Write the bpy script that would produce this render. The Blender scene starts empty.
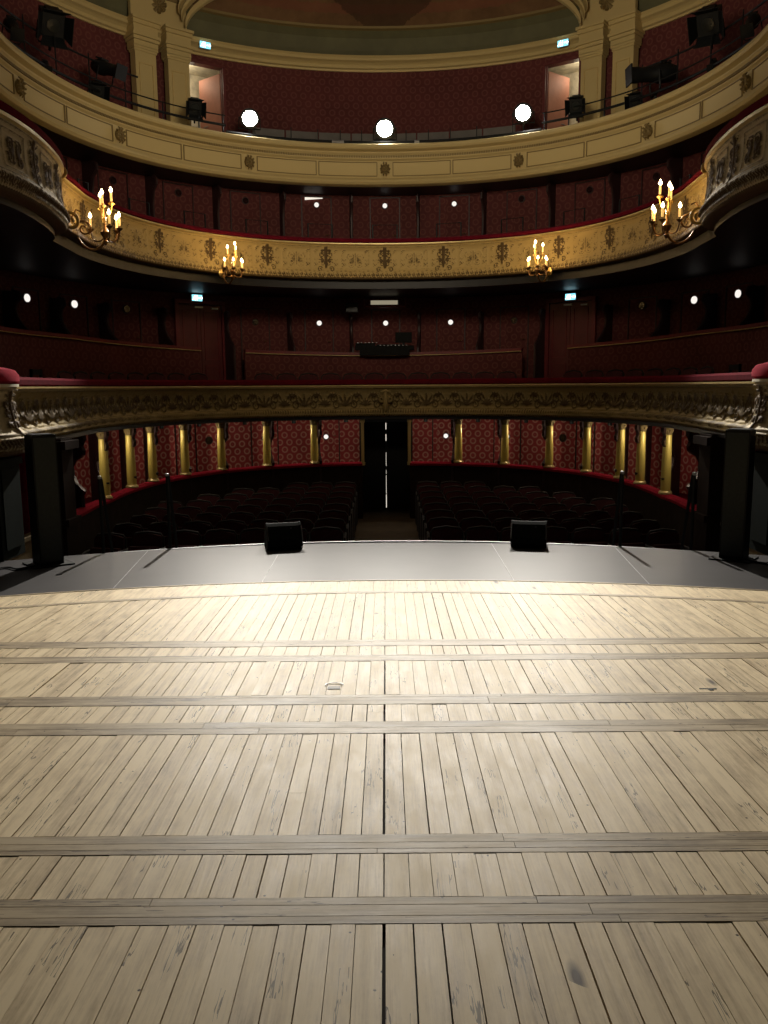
import bpy, bmesh, math, random
import numpy as np
from mathutils import Vector, Matrix, noise
R = math.radians
random.seed(7)
SC = bpy.context.scene
COL = SC.collection

# ---------------------------------------------------------------- materials
def nt(name):
    m = bpy.data.materials.new(name); m.use_nodes = True
    t = m.node_tree
    return m, t, t.nodes['Principled BSDF'], t.nodes, t.links
def setv(b, col=None, rough=.5, metal=0., spec=None):
    if col is not None: b.inputs['Base Color'].default_value = (*col, 1)
    b.inputs['Roughness'].default_value = rough
    b.inputs['Metallic'].default_value = metal
    if spec is not None: b.inputs['Specular IOR Level'].default_value = spec
def ramp(N, L, fac, stops):
    r = N.new('ShaderNodeValToRGB'); e = r.color_ramp.elements
    while len(e) < len(stops): e.new(.5)
    for k, (p, c) in enumerate(stops):
        e[k].position = p; e[k].color = (*c, 1)
    L.new(fac, r.inputs['Fac']); return r.outputs['Color']
def tex_noise(N, L, scale, detail=4, rough=.6, vec=None, mapscale=None):
    n = N.new('ShaderNodeTexNoise'); n.inputs['Scale'].default_value = scale
    n.inputs['Detail'].default_value = detail; n.inputs['Roughness'].default_value = rough
    if vec is None:
        vec = N.new('ShaderNodeTexCoord').outputs['Object']
    if mapscale:
        mp = N.new('ShaderNodeMapping'); mp.inputs['Scale'].default_value = mapscale
        L.new(vec, mp.inputs['Vector']); vec = mp.outputs['Vector']
    L.new(vec, n.inputs['Vector']); return n.outputs['Fac']
def math_(N, L, op, a, b=None, c=None, clamp=False):
    m = N.new('ShaderNodeMath'); m.operation = op; m.use_clamp = clamp
    for k, x in enumerate((a, b, c)):
        if x is None: continue
        if isinstance(x, (int, float)): m.inputs[k].default_value = x
        else: L.new(x, m.inputs[k])
    return m.outputs[0]
def mixc(N, L, fac, a, b, typ='MIX'):
    m = N.new('ShaderNodeMix'); m.data_type = 'RGBA'; m.blend_type = typ
    for k, x in ((0, fac), (6, a), (7, b)):
        if isinstance(x, (int, float)): m.inputs[k].default_value = x
        elif isinstance(x, tuple): m.inputs[k].default_value = (*x, 1)
        else: L.new(x, m.inputs[k])
    return m.outputs[2]
def bump(N, L, b, h, strength=.3, dist=.01):
    u = N.new('ShaderNodeBump'); u.inputs['Strength'].default_value = strength
    u.inputs['Distance'].default_value = dist
    L.new(h, u.inputs['Height']); L.new(u.outputs['Normal'], b.inputs['Normal'])
def plain(name, col, rough=.5, metal=0., var=.25, scale=6, spec=None, bmp=0):
    m, t, b, N, L = nt(name); setv(b, col, rough, metal, spec)
    f = tex_noise(N, L, scale)
    lo = tuple(c*(1-var) for c in col); hi = tuple(min(1, c*(1+var)) for c in col)
    L.new(ramp(N, L, f, [(.3, lo), (.7, hi)]), b.inputs['Base Color'])
    if bmp: bump(N, L, b, tex_noise(N, L, scale*6), bmp)
    return m
def emit(name, col, strength):
    m, t, b, N, L = nt(name); setv(b, (0, 0, 0), .6)
    b.inputs['Emission Color'].default_value = (*col, 1)
    b.inputs['Emission Strength'].default_value = strength
    return m
def wallpaper(name, base, ring, dot, su=.235, rad=.062):
    """hexagonal repeat of small rings, coordinates in metres from the UV map"""
    m, t, b, N, L = nt(name); setv(b, base, .75, 0, .2)
    uv = N.new('ShaderNodeUVMap'); sp = N.new('ShaderNodeSeparateXYZ'); L.new(uv.outputs[0], sp.inputs[0])
    def lat(off):
        ds = []
        for ax, s in ((0, su), (1, su*1.5)):
            a = math_(N, L, 'DIVIDE', sp.outputs[ax], s)
            a = math_(N, L, 'ADD', a, off)
            a = math_(N, L, 'FRACT', a)
            a = math_(N, L, 'SUBTRACT', a, .5)
            ds.append(math_(N, L, 'MULTIPLY', a, s))
        q = math_(N, L, 'ADD', math_(N, L, 'MULTIPLY', ds[0], ds[0]), math_(N, L, 'MULTIPLY', ds[1], ds[1]))
        return math_(N, L, 'SQRT', q)
    d = math_(N, L, 'MINIMUM', lat(100.0), lat(100.5))
    k = math_(N, L, 'ABSOLUTE', math_(N, L, 'SUBTRACT', d, rad))
    k = math_(N, L, 'SUBTRACT', 1, math_(N, L, 'DIVIDE', k, rad*.42), clamp=True)
    k2 = math_(N, L, 'LESS_THAN', d, rad*.22)
    f = tex_noise(N, L, 1.3)
    bc = ramp(N, L, f, [(.3, tuple(c*.8 for c in base)), (.7, tuple(c*1.15 for c in base))])
    c1 = mixc(N, L, math_(N, L, 'MULTIPLY', k, .85), bc, ring)
    c2 = mixc(N, L, math_(N, L, 'MULTIPLY', k2, .6), c1, dot)
    L.new(c2, b.inputs['Base Color']); return m
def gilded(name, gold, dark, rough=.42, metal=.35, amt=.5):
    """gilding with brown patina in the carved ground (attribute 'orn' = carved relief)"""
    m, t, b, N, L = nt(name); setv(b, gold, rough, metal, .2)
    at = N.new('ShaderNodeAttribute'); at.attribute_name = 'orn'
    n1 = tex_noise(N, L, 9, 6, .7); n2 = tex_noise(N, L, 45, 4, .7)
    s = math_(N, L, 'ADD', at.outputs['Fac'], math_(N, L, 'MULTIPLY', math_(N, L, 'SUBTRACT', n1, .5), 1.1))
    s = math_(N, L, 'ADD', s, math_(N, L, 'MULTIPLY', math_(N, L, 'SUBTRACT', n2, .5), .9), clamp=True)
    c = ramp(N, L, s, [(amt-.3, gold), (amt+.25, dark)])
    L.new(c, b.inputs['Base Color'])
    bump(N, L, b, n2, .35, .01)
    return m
def woodmat(name, cols, axis='Y', rough=.5, gs=1.0):
    m, t, b, N, L = nt(name); setv(b, cols[0], rough, 0, .3)
    tc = N.new('ShaderNodeTexCoord'); at = N.new('ShaderNodeAttribute'); at.attribute_name = 'rnd'
    off = N.new('ShaderNodeVectorMath'); off.operation = 'MULTIPLY_ADD'
    L.new(at.outputs['Color'], off.inputs[0]); off.inputs[1].default_value = (37, 23, 11); L.new(tc.outputs['Object'], off.inputs[2])
    v = off.outputs[0]
    ms = (1, .07, 1) if axis == 'Y' else (.07, 1, 1)
    g1 = tex_noise(N, L, 26*gs, 6, .65, v, ms)
    g2 = tex_noise(N, L, 110*gs, 3, .6, v, (1, .03, 1) if axis == 'Y' else (.03, 1, 1))
    st = tex_noise(N, L, 1.7, 5, .7, tc.outputs['Object'])
    st2 = tex_noise(N, L, 9, 5, .7, v, (1, .35, 1) if axis == 'Y' else (.35, 1, 1))
    blot = tex_noise(N, L, 3.6, 6, .75, tc.outputs['Object'])
    s = math_(N, L, 'MULTIPLY', g1, .52)
    s = math_(N, L, 'MULTIPLY_ADD', g2, .26, s)
    s = math_(N, L, 'MULTIPLY_ADD', st2, .42, s)
    s = math_(N, L, 'MULTIPLY_ADD', at.outputs['Fac'], .16, s)
    s = math_(N, L, 'MULTIPLY_ADD', st, .20, s)
    s = math_(N, L, 'MULTIPLY_ADD', blot, .22, s)
    c = ramp(N, L, s, [(.64, cols[2]), (.80, cols[1]), (.96, cols[0])])
    # long cracks
    ck = tex_noise(N, L, 13, 4, .6, v, (1, .06, 1) if axis == 'Y' else (.06, 1, 1))
    ck = math_(N, L, 'LESS_THAN', math_(N, L, 'ABSOLUTE', math_(N, L, 'SUBTRACT', ck, .5)), .0055)
    ck = math_(N, L, 'MULTIPLY', ck, math_(N, L, 'GREATER_THAN', tex_noise(N, L, 2.3, 2, .5, v), .57 if axis == 'Y' else .5))
    c = mixc(N, L, math_(N, L, 'MULTIPLY', ck, .8), c, (.05, .034, .02))
    # knots
    mp = N.new('ShaderNodeMapping'); mp.inputs['Scale'].default_value = (7.0, 2.2, 1) if axis == 'Y' else (2.2, 7, 1)
    L.new(v, mp.inputs['Vector'])
    vo = N.new('ShaderNodeTexVoronoi'); vo.inputs['Scale'].default_value = .6; L.new(mp.outputs[0], vo.inputs['Vector'])
    kd = math_(N, L, 'SUBTRACT', 1, math_(N, L, 'DIVIDE', vo.outputs['Distance'], .12), clamp=True)
    kd = math_(N, L, 'MULTIPLY', kd, 1.6, clamp=True)
    kd = math_(N, L, 'MULTIPLY', kd, math_(N, L, 'GREATER_THAN', tex_noise(N, L, 1.9, 1, .5, tc.outputs['Object']), .53))
    c = mixc(N, L, kd, c, (.07, .045, .028))
    # nail heads / small pits
    vn = N.new('ShaderNodeTexVoronoi'); vn.inputs['Scale'].default_value = 14
    L.new(tc.outputs['Object'], vn.inputs['Vector'])
    nd = math_(N, L, 'LESS_THAN', vn.outputs['Distance'], .07)
    nd = math_(N, L, 'MULTIPLY', nd, math_(N, L, 'GREATER_THAN', tex_noise(N, L, 3.1, 2, .5, tc.outputs['Object']), .56))
    c = mixc(N, L, nd, c, (.05, .035, .025))
    L.new(c, b.inputs['Base Color'])
    L.new(math_(N, L, 'MULTIPLY_ADD', st2, .3, rough-.15), b.inputs['Roughness'])
    bump(N, L, b, math_(N, L, 'ADD', g1, math_(N, L, 'MULTIPLY', g2, .6)), .25, .004)
    return m

M = {}
M['boards'] = woodmat('stage_boards', [(.78, .63, .395), (.57, .44, .262), (.22, .155, .088)])
M['batten'] = woodmat('cross_battens', [(.46, .36, .22), (.26, .195, .112), (.07, .05, .028)], 'X')
M['apron'] = plain('grey_vinyl', (.056, .053, .055), .40, 0, .12, 1.5, spec=.22)
M['gapdark'] = plain('under_stage', (.02, .014, .01), .9)
M['paper'] = wallpaper('red_wallpaper_dim', (.105, .026, .025), (.16, .056, .044), (.13, .036, .032))  # same paper as the stalls boxes, with dim light put into its colour
M['paper_box'] = wallpaper('red_box_wallpaper_lit', (.44, .060, .062), (.74, .44, .32), (.52, .13, .11))  # lit copy of the wallpaper, brightness put into its colour
M['velvet'] = plain('red_velvet', (.115, .006, .014), .95, 0, .2, 10, .04)
M['velvet_b'] = plain('rose_velvet', (.30, .016, .034), .95, 0, .2, 14, .04)
M['partition'] = plain('dark_partition', (.026, .009, .009), .5, 0, .2)
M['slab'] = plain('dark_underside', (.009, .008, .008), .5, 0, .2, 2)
M['gold1'] = gilded('gilt_olive', (.33, .25, .105), (.085, .055, .022), .62, .1, .6)
M['gold2'] = gilded('gilt_warm', (.50, .355, .13), (.10, .06, .02), .55, .15, .50)
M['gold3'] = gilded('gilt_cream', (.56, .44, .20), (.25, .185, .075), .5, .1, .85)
M['gold3d'] = gilded('gilt_dark', (.22, .16, .065), (.10, .07, .03), .55, .2, .6)  # darker gilt for frames, mouldings and carved details
M['goldbox'] = gilded('gilt_ivory', (.60, .50, .31), (.09, .055, .025), .68, .0, .42)
M['goldlight'] = plain('gilt_line', (.62, .47, .2), .4, .3, .15)
M['cove'] = plain('green_cove', (.115, .11, .05), .7, 0, .15, 2)
M['column'] = plain('yellow_column', (.72, .56, .13), .38, .1, .08, 3)
M['black'] = plain('matt_black', (.008, .009, .0095), .5, 0, .2, spec=.25)
M['blackgloss'] = plain('grille_black', (.010, .013, .012), .3, .0, .3, 40)
M['wedgeblack'] = plain('wedge_black', (.010, .011, .011), .8, 0, .2, spec=.15)
M['towergrey'] = plain('grille_cloth_lit', (.022, .028, .026), .6, 0, .2, 30)  # paler than the cabinet, light on this face put into the colour
M['steel'] = plain('grey_metal', (.35, .35, .36), .35, .8)
M['blackdoor'] = plain('black_door', (.008, .007, .006), .5)
M['green'] = plain('dark_green_paint', (.008, .013, .011), .7, 0, .25, 3, spec=.1)
M['tan'] = plain('ochre_plinth', (.16, .115, .05), .6)
M['reddoor'] = plain('red_lacquer', (.12, .02, .02), .45, 0, .15)
M['redtrim'] = plain('red_trim', (.16, .02, .022), .45, 0, .15)
M['seatred'] = plain('seat_cloth', (.060, .008, .011), .9, 0, .25, 14)
M['seatwood'] = plain('seat_wood', (.010, .005, .004), .7, 0, .3)
M['carpet'] = plain('aisle_carpet', (.085, .060, .035), .85, 0, .2, 5)
M['brownwall'] = plain('brown_panel', (.024, .014, .010), .8, 0, .2, spec=.1)
M['cream'] = plain('cream_wall', (.62, .56, .42), .7)
M['pink'] = plain('salmon_door', (.50, .22, .15), .55, 0, .08)
M['greyscreen'] = plain('grey_canvas', (.14, .13, .12), .8, 0, .15, 3)
M['candle'] = emit('lit_candle_tube', (1.0, .55, .14), .9)
M['candle'].node_tree.nodes['Principled BSDF'].inputs['Base Color'].default_value = (.8, .65, .35, 1)
M['flame'] = emit('flame_bulb', (1.0, .72, .36), 22)
M['bronze'] = plain('dark_bronze', (.17, .09, .035), .35, .75)
M['brass'] = plain('brass', (.62, .40, .12), .3, .75)
M['lamp'] = emit('flood_lens', (1.0, .97, .92), 60)
M['port'] = emit('lit_porthole', (1.0, .93, .86), 1.0)
M['portdark'] = plain('dark_porthole', (.02, .008, .008), .15)
M['exitface'] = emit('exit_face', (.25, .80, 1.0), 1.7)
M['exitmark'] = emit('exit_mark', (.9, 1, 1), 3.5)
M['gap'] = emit('lit_gap', (1.0, .90, .76), 1.0)
M['paint'] = None

def mural():
    m, t, b, N, L = nt('painted_ceiling'); setv(b, (.1, .05, .03), .75, 0, .2)
    uv = N.new('ShaderNodeUVMap'); sp = N.new('ShaderNodeSeparateXYZ'); L.new(uv.outputs[0], sp.inputs[0])
    n = tex_noise(N, L, 1.2, 6, .7); n2 = tex_noise(N, L, 5, 6, .7)
    base = ramp(N, L, n, [(.3, (.12, .066, .032)), (.7, (.22, .125, .06))])
    # painted garland line and a central painted vase shape (generic)
    g = math_(N, L, 'ABSOLUTE', math_(N, L, 'SUBTRACT', sp.outputs[1], .42))
    g = math_(N, L, 'LESS_THAN', g, math_(N, L, 'MULTIPLY', n2, .22))
    c = mixc(N, L, math_(N, L, 'MULTIPLY', g, .5), base, (.22, .07, .045))
    au = math_(N, L, 'ABSOLUTE', sp.outputs[0])
    w = math_(N, L, 'MULTIPLY_ADD', sp.outputs[1], 1.3, .15)
    w = math_(N, L, 'MULTIPLY_ADD', n2, .6, w)
    c = mixc(N, L, math_(N, L, 'MULTIPLY', math_(N, L, 'LESS_THAN', au, w), .65), c, (.05, .026, .016))
    L.new(c, b.inputs['Base Color']); return m
M['mural'] = mural()

# ---------------------------------------------------------------- mesh helpers
class MB:
    def __init__(s): s.v = []; s.f = []; s.uv = {}
    def quad(s, pts, uvs=None):
        i = len(s.v); s.v += [tuple(p) for p in pts]; s.f.append(tuple(range(i, i+len(pts))))
        if uvs: s.uv[len(s.f)-1] = uvs
    def box(s, c, d, rz=0, rx=0, ry=0):
        cx, cy, cz = c; a, b, h = d[0]/2, d[1]/2, d[2]/2
        mt = Matrix.Rotation(rz, 3, 'Z') @ Matrix.Rotation(ry, 3, 'Y') @ Matrix.Rotation(rx, 3, 'X')
        i = len(s.v)
        for x, y, z in [(-a, -b, -h), (a, -b, -h), (a, b, -h), (-a, b, -h), (-a, -b, h), (a, -b, h), (a, b, h), (-a, b, h)]:
            p = mt @ Vector((x, y, z)); s.v.append((p.x+cx, p.y+cy, p.z+cz))
        for f in [(3, 2, 1, 0), (4, 5, 6, 7), (0, 1, 5, 4), (1, 2, 6, 5), (2, 3, 7, 6), (3, 0, 4, 7)]:
            s.f.append(tuple(i+k for k in f))
        return s
    def prism(s, poly, mat4):
        """poly: (x,z) outline; extruded along local y by -t..t stored as poly thickness"""
        pts, t = poly; n = len(pts); i = len(s.v)
        for sy in (-t/2, t/2):
            for x, z in pts:
                p = mat4 @ Vector((x, sy, z)); s.v.append(tuple(p))
        s.f.append(tuple(i+k for k in range(n))); s.f.append(tuple(i+n+k for k in reversed(range(n))))
        for k in range(n):
            j = (k+1) % n; s.f.append((i+k, i+n+k, i+n+j, i+j))
        return s
    def tube(s, pts, r, n=8, caps=True):
        pts = [Vector(p) for p in pts]; rs = r if isinstance(r, (list, tuple)) else [r]*len(pts)
        i0 = len(s.v); prev = None
        for k, p in enumerate(pts):
            d = (pts[min(k+1, len(pts)-1)] - pts[max(k-1, 0)])
            d = d.normalized() if d.length > 1e-9 else Vector((0, 0, 1))
            if prev is None:
                a = d.cross(Vector((0, 0, 1)))
                if a.length < .05: a = d.cross(Vector((0, 1, 0)))
                a.normalize()
            else:
                a = prev - d*prev.dot(d)
                a = a.normalized() if a.length > 1e-6 else d.orthogonal().normalized()
            prev = a; b = d.cross(a)
            for j in range(n):
                t = 2*math.pi*j/n; q = p + (a*math.cos(t)+b*math.sin(t))*rs[k]; s.v.append(tuple(q))
        for k in range(len(pts)-1):
            for j in range(n):
                j2 = (j+1) % n; A = i0+k*n; B = A+n
                s.f.append((A+j, A+j2, B+j2, B+j))
        if caps:
            s.f.append(tuple(i0+j for j in reversed(range(n)))); e = i0+(len(pts)-1)*n; s.f.append(tuple(e+j for j in range(n)))
        return s
    def lathe(s, prof, c=(0, 0, 0), n=16, mt=None):
        i0 = len(s.v)
        for r, z in prof:
            for j in range(n):
                t = 2*math.pi*j/n; p = Vector((r*math.cos(t), r*math.sin(t), z))
                if mt is not None: p = mt @ p
                s.v.append((p.x+c[0], p.y+c[1], p.z+c[2]))
        for k in range(len(prof)-1):
            for j in range(n):
                j2 = (j+1) % n; A = i0+k*n; B = A+n; s.f.append((A+j, A+j2, B+j2, B+j))
        if prof[0][0] > 1e-6: s.f.append(tuple(i0+j for j in reversed(range(n))))
        if prof[-1][0] > 1e-6:
            e = i0+(len(prof)-1)*n; s.f.append(tuple(e+j for j in range(n)))
        return s
    def mesh(s, name, m, smooth=False, uvfun=None, ang=40):
        me = bpy.data.meshes.new(name); me.from_pydata(s.v, [], s.f)
        if s.uv:
            ul = me.uv_layers.new(name='UVMap')
            for p in me.polygons:
                u = s.uv.get(p.index)
                if u:
                    for k, li in enumerate(p.loop_indices): ul.data[li].uv = u[k]
        me.materials.append(m)
        if smooth:
            me.polygons.foreach_set('use_smooth', [True]*len(me.polygons))
            me.update()
            try: me.set_sharp_from_angle(angle=R(ang))
            except Exception: pass
        me.update(); return me
    def build(s, name, m, parent=None, smooth=False, origin=None, fix=True, ang=40):
        me = s.mesh(name, m, smooth, ang=ang)
        if fix:
            bm = bmesh.new(); bm.from_mesh(me); bmesh.ops.recalc_face_normals(bm, faces=bm.faces); bm.to_mesh(me); bm.free()
        return link(name, me, parent, origin)
def link(name, me, parent=None, origin=None):
    o = bpy.data.objects.new(name, me); COL.objects.link(o)
    if origin is not None:
        me.transform(Matrix.Translation(-Vector(origin))); o.location = origin
    if parent is not None:
        o.parent = parent
        if parent.location.length > 0 or any(parent.rotation_euler):
            pass
    return o
def empty(name, loc=(0, 0, 0), rz=0):
    o = bpy.data.objects.new(name, None); COL.objects.link(o); o.location = loc; o.rotation_euler = (0, 0, rz)
    o.empty_display_size = .1; return o
def tag(o, label=None, cat=None, group=None, kind=None):
    if label: o['label'] = label
    if cat: o['category'] = cat
    if group: o['group'] = group
    if kind: o['kind'] = kind
    return o
def struct(o, label=None): o['kind'] = 'structure'; o['label'] = label or o.name; return o
def copy_tree(o, parent=None):
    c = o.copy(); COL.objects.link(c); c.parent = parent
    for ch in list(o.children): copy_tree(ch, c)
    return c

# ---------------------------------------------------------------- horseshoe plan
CY = 14.1
def bmp(th): return .16*math.sin(2*R(th))**2 if abs(th) < 90 else 0.
def P(th, r, z=0.):
    a = R(th)
    if abs(th) <= 90:
        q = r+bmp(th); return Vector((q*math.sin(a), CY+q*math.cos(a), z))
    t = (abs(th)-90)*.0873
    return Vector((math.copysign(r-.08*t, th), CY-t, z))
def path(t0, t1, r, n): return [P(t0+(t1-t0)*k/n, r) for k in range(n+1)]
def facing(th):
    """rotation about z that makes local -y look to the centre of the hall (local y points outward)"""
    p = P(th, 6); q = P(th, 7); d = q-p
    return math.atan2(d.y, d.x)-math.pi/2
def normals(pts):
    out = []
    for k in range(len(pts)):
        d = pts[min(k+1, len(pts)-1)]-pts[max(k-1, 0)]; d.z = 0; d.normalize()
        out.append(Vector((d.y, -d.x, 0)))      # towards the interior
    return out
def sweep(mb, pts, prof, closed=False):
    """prof: (d towards interior, z). pts: horizontal path, z of a point adds to z"""
    ns = normals(pts); i0 = len(mb.v); m = len(prof)
    us = [0]
    for k in range(1, len(pts)): us.append(us[-1]+(pts[k]-pts[k-1]).length)
    mid = us[-1]/2
    vs = [0]
    for k in range(1, m): vs.append(vs[-1]+math.hypot(prof[k][0]-prof[k-1][0], prof[k][1]-prof[k-1][1]))
    for p, n in zip(pts, ns):
        for d, z in prof: mb.v.append((p.x+n.x*d, p.y+n.y*d, p.z+z))
    for k in range(len(pts)-1):
        for j in range(m if closed else m-1):
            j2 = (j+1) % m; A = i0+k*m; B = A+m
            mb.f.append((A+j, A+j2, B+j2, B+j))
            a, b = us[k]-mid, us[k+1]-mid; v1 = vs[j]; v2 = vs[j2] if j2 else vs[-1]+.1
            mb.uv[len(mb.f)-1] = [(a, v1), (a, v2), (b, v2), (b, v1)]
    if closed:
        mb.f.append(tuple(i0+j for j in range(m))); e = i0+(len(pts)-1)*m; mb.f.append(tuple(e+j for j in reversed(range(m))))
    return mb
def vwall(name, r, t0, t1, z0, z1, m, n=60, thick=.08, parent=None):
    mb = MB(); sweep(mb, path(t0, t1, r, n), [(0, z0), (0, z1), (-thick, z1), (-thick, z0)], True)
    return mb.build(name, m, parent, fix=False)
def slab(name, r0, r1, t0, t1, z0, z1, m, n=60):
    mb = MB(); sweep(mb, path(t0, t1, r0, n), [(0, z0), (-(r1-r0), z0), (-(r1-r0), z1), (0, z1)], True)
    return mb.build(name, m, fix=False)

# relief tiles -----------------------------------------------------
def spiral(cx, cy, r0, r1, a0, turns, n=40):
    return [(cx+(r0+(r1-r0)*k/n)*math.cos(a0+2*math.pi*turns*k/n), cy+(r0+(r1-r0)*k/n)*math.sin(a0+2*math.pi*turns*k/n)) for k in range(n+1)]
class Tile:
    def __init__(s, W, Hh, res=.006):
        s.W, s.H = W, Hh; s.nx, s.ny = int(W/res), int(Hh/res)
        s.X, s.Y = np.meshgrid((np.arange(s.nx)+.5)*W/s.nx, (np.arange(s.ny)+.5)*Hh/s.ny)
        s.h = np.zeros_like(s.X)
    def stroke(s, pts, w0, w1=None, mirror=None, amp=1.):
        w1 = w0 if w1 is None else w1
        for mir in ((False, True) if mirror is not None else (False,)):
            for k, (x, y) in enumerate(pts):
                w = w0+(w1-w0)*k/max(1, len(pts)-1)
                if mir: x = 2*mirror-x
                for sh in (-s.W, 0, s.W):
                    if x+sh < -.3 or x+sh > s.W+.3: continue
                    d2 = ((s.X-x-sh)**2+(s.Y-y)**2)/(w*w)
                    s.h = np.maximum(s.h, amp*np.clip(1-d2, 0, 1)**.5)
        return s
    def leaf(s, x, y, a, l, w, mirror=None, amp=1.):
        pts = [(x+math.cos(a)*l*t, y+math.sin(a)*l*t) for t in np.linspace(0, 1, 9)]
        for k, p in enumerate(pts):
            s.stroke([p], max(.006, w*math.sin(math.pi*(.15+.8*k/8))), mirror=mirror, amp=amp)
        return s
    def at(s, u, v):
        i = np.floor((u % s.W)/s.W*s.nx).astype(int) % s.nx
        j = np.clip((v/s.H*s.ny).astype(int), 0, s.ny-1)
        return s.h[j, i]
def relief_sweep(name, pts, prof, tile, amp, m, parent, rows=48, du=.022, uoff=0., deep=0.):
    """prof: smooth (d,z) profile sampled in rows; tile gives carved heights"""
    L = [0.]
    for k in range(1, len(pts)): L.append(L[-1]+(pts[k]-pts[k-1]).length)
    n = max(8, int(L[-1]/du)); U = np.linspace(0, L[-1], n+1)
    px = np.interp(U, L, [p.x for p in pts]); py = np.interp(U, L, [p.y for p in pts]); pz = np.interp(U, L, [p.z for p in pts])
    dx = np.gradient(px); dy = np.gradient(py); q = np.hypot(dx, dy); nx, ny = dy/q, -dx/q
    S = [0.]
    for k in range(1, len(prof)): S.append(S[-1]+math.hypot(prof[k][0]-prof[k-1][0], prof[k][1]-prof[k-1][1]))
    V = np.linspace(0, S[-1], rows+1)
    pd = np.interp(V, S, [a for a, _ in prof]); zz = np.interp(V, S, [b for _, b in prof])
    UU, VV = np.meshgrid(U-L[-1]/2+uoff, V, indexing='ij')
    zn = (zz-zz.min())/(zz.max()-zz.min())
    h = tile.at(UU, np.broadcast_to(zn[None, :], UU.shape)*tile.H)
    D = pd[None, :]+h*amp
    X = px[:, None]+nx[:, None]*D; Y = py[:, None]+ny[:, None]*D; Z = np.broadcast_to(zz[None, :]+pz[:, None], X.shape)
    co = np.stack([X, Y, Z], -1).reshape(-1, 3)
    r1 = rows+1; k = np.arange(n)[:, None]*r1+np.arange(rows)[None, :]
    faces = np.stack([k, k+1, k+r1+1, k+r1], -1).reshape(-1, 4)
    me = bpy.data.meshes.new(name); me.from_pydata(co.tolist(), [], faces.tolist())
    at = me.attributes.new('orn', 'FLOAT', 'POINT')
    at.data.foreach_set('value', h.reshape(-1).astype(np.float32))
    me.materials.append(m); me.polygons.foreach_set('use_smooth', [True]*len(me.polygons)); me.update()
    return link(name, me, parent)

# tile for the middle balcony: bracket head alternating with wreath, 1.30 m repeat
T2 = Tile(1.30, .79)
for c in (0.,):
    T2.stroke([(c, y) for y in np.linspace(.30, .70, 20)], .030, .05)
    T2.stroke([(c+x, .66) for x in np.linspace(-.09, .09, 8)], .03)
    T2.stroke(spiral(c+.085, .56, .06, .012, 2.2, -1.4), .014, .010, mirror=c)
    T2.stroke(spiral(c+.07, .38, .055, .012, 1.0, 1.3), .013, .009, mirror=c)
    T2.stroke(spiral(c+.13, .25, .06, .015, 2.5, -1.2), .014, .01, mirror=c)
    for a in (-.4, .1, .6): T2.leaf(c+.03, .45, a, .13, .018, mirror=c)
cx = .65
T2.stroke(spiral(cx+.11, .52, .085, .015, 2.6, -1.5), .010, .007, mirror=cx, amp=.7)
T2.stroke(spiral(cx+.10, .36, .07, .012, 3.6, 1.4), .010, .007, mirror=cx, amp=.7)
for a in np.linspace(-1.2, 1.5, 7): T2.leaf(cx+.03, .45, a, .10, .012, mirror=cx, amp=.7)
T2.stroke([(cx, y) for y in np.linspace(.34, .60, 10)], .016, .022, amp=.7)
T2.stroke([(cx+.30, y) for y in np.linspace(.26, .70, 30)], .006, mirror=cx, amp=.35)
T2.stroke([(x, .255) for x in np.linspace(0, 1.3, 120)], .010, amp=.4)
T2.stroke([(x, .74) for x in np.linspace(0, 1.3, 120)], .014, amp=.5)
for sx in (.22, .40, .90, 1.08):
    T2.stroke(spiral(sx, .62, .05, .01, 1., 1.3), .009, .006, amp=.8); T2.stroke(spiral(sx, .36, .045, .01, 4., -1.3), .009, .006, amp=.8)
    for a in (.6, 1.57, 2.5): T2.leaf(sx, .44, a, .07, .010, amp=.7)
for k in range(26):
    x = k*.05
    T2.leaf(x, .16, -1.15, .10, .016, amp=.9); T2.leaf(x+.02, .09, 1.9+(k % 2)*.3, .06, .014, amp=.6)
for k in range(13): T2.stroke([(k*.1+.03, .20+.015*math.sin(k*2.2))], .028, amp=.5)
for k in range(60): T2.stroke([(k*.0217, .02+.02*math.sin(k*1.7))], .045, amp=1.3)  # paints the balcony underside dark in place of shade
# tile for the lower balcony: heavy acanthus scrolls, .92 m repeat
T1 = Tile(.92, .66)
c = .46
for k in (-1, 0, 1):
    T1.stroke([(c+k*.0, .30)], .075)
for a in np.linspace(.2, math.pi-.2, 7): T1.leaf(c, .26, a, .17, .026)
for a in np.linspace(.5, math.pi-.5, 5): T1.leaf(0, .24, a, .30, .035)
T1.stroke(spiral(c+.20, .40, .12, .02, 3.0, -1.4), .024, .014, mirror=c)
T1.stroke(spiral(c+.27, .27, .09, .02, 1.2, 1.3), .022, .012, mirror=c)
for a in (.2, .8, 1.4, 2.0): T1.leaf(c+.16, .44, a, .11, .02, mirror=c)
for k in range(16):
    T1.leaf(k*.0575, .16, -1.57, .07, .016); T1.stroke([(k*.0575+.028, .055)], .020, amp=.8)
T1.stroke([(x, .185) for x in np.linspace(0, .92, 80)], .012, amp=.7)
T1.stroke([(x, .62) for x in np.linspace(0, .92, 80)], .014, amp=.6)
rng = np.random.default_rng(3)
for _ in range(40): T1.leaf(rng.uniform(0, .92), rng.uniform(.22, .56), rng.uniform(0, 6.28), .06, .012, amp=.6)
for k in range(50): T1.stroke([(k*.0184, .015+.012*math.sin(k*2.1))], .022, amp=.75)
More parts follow.
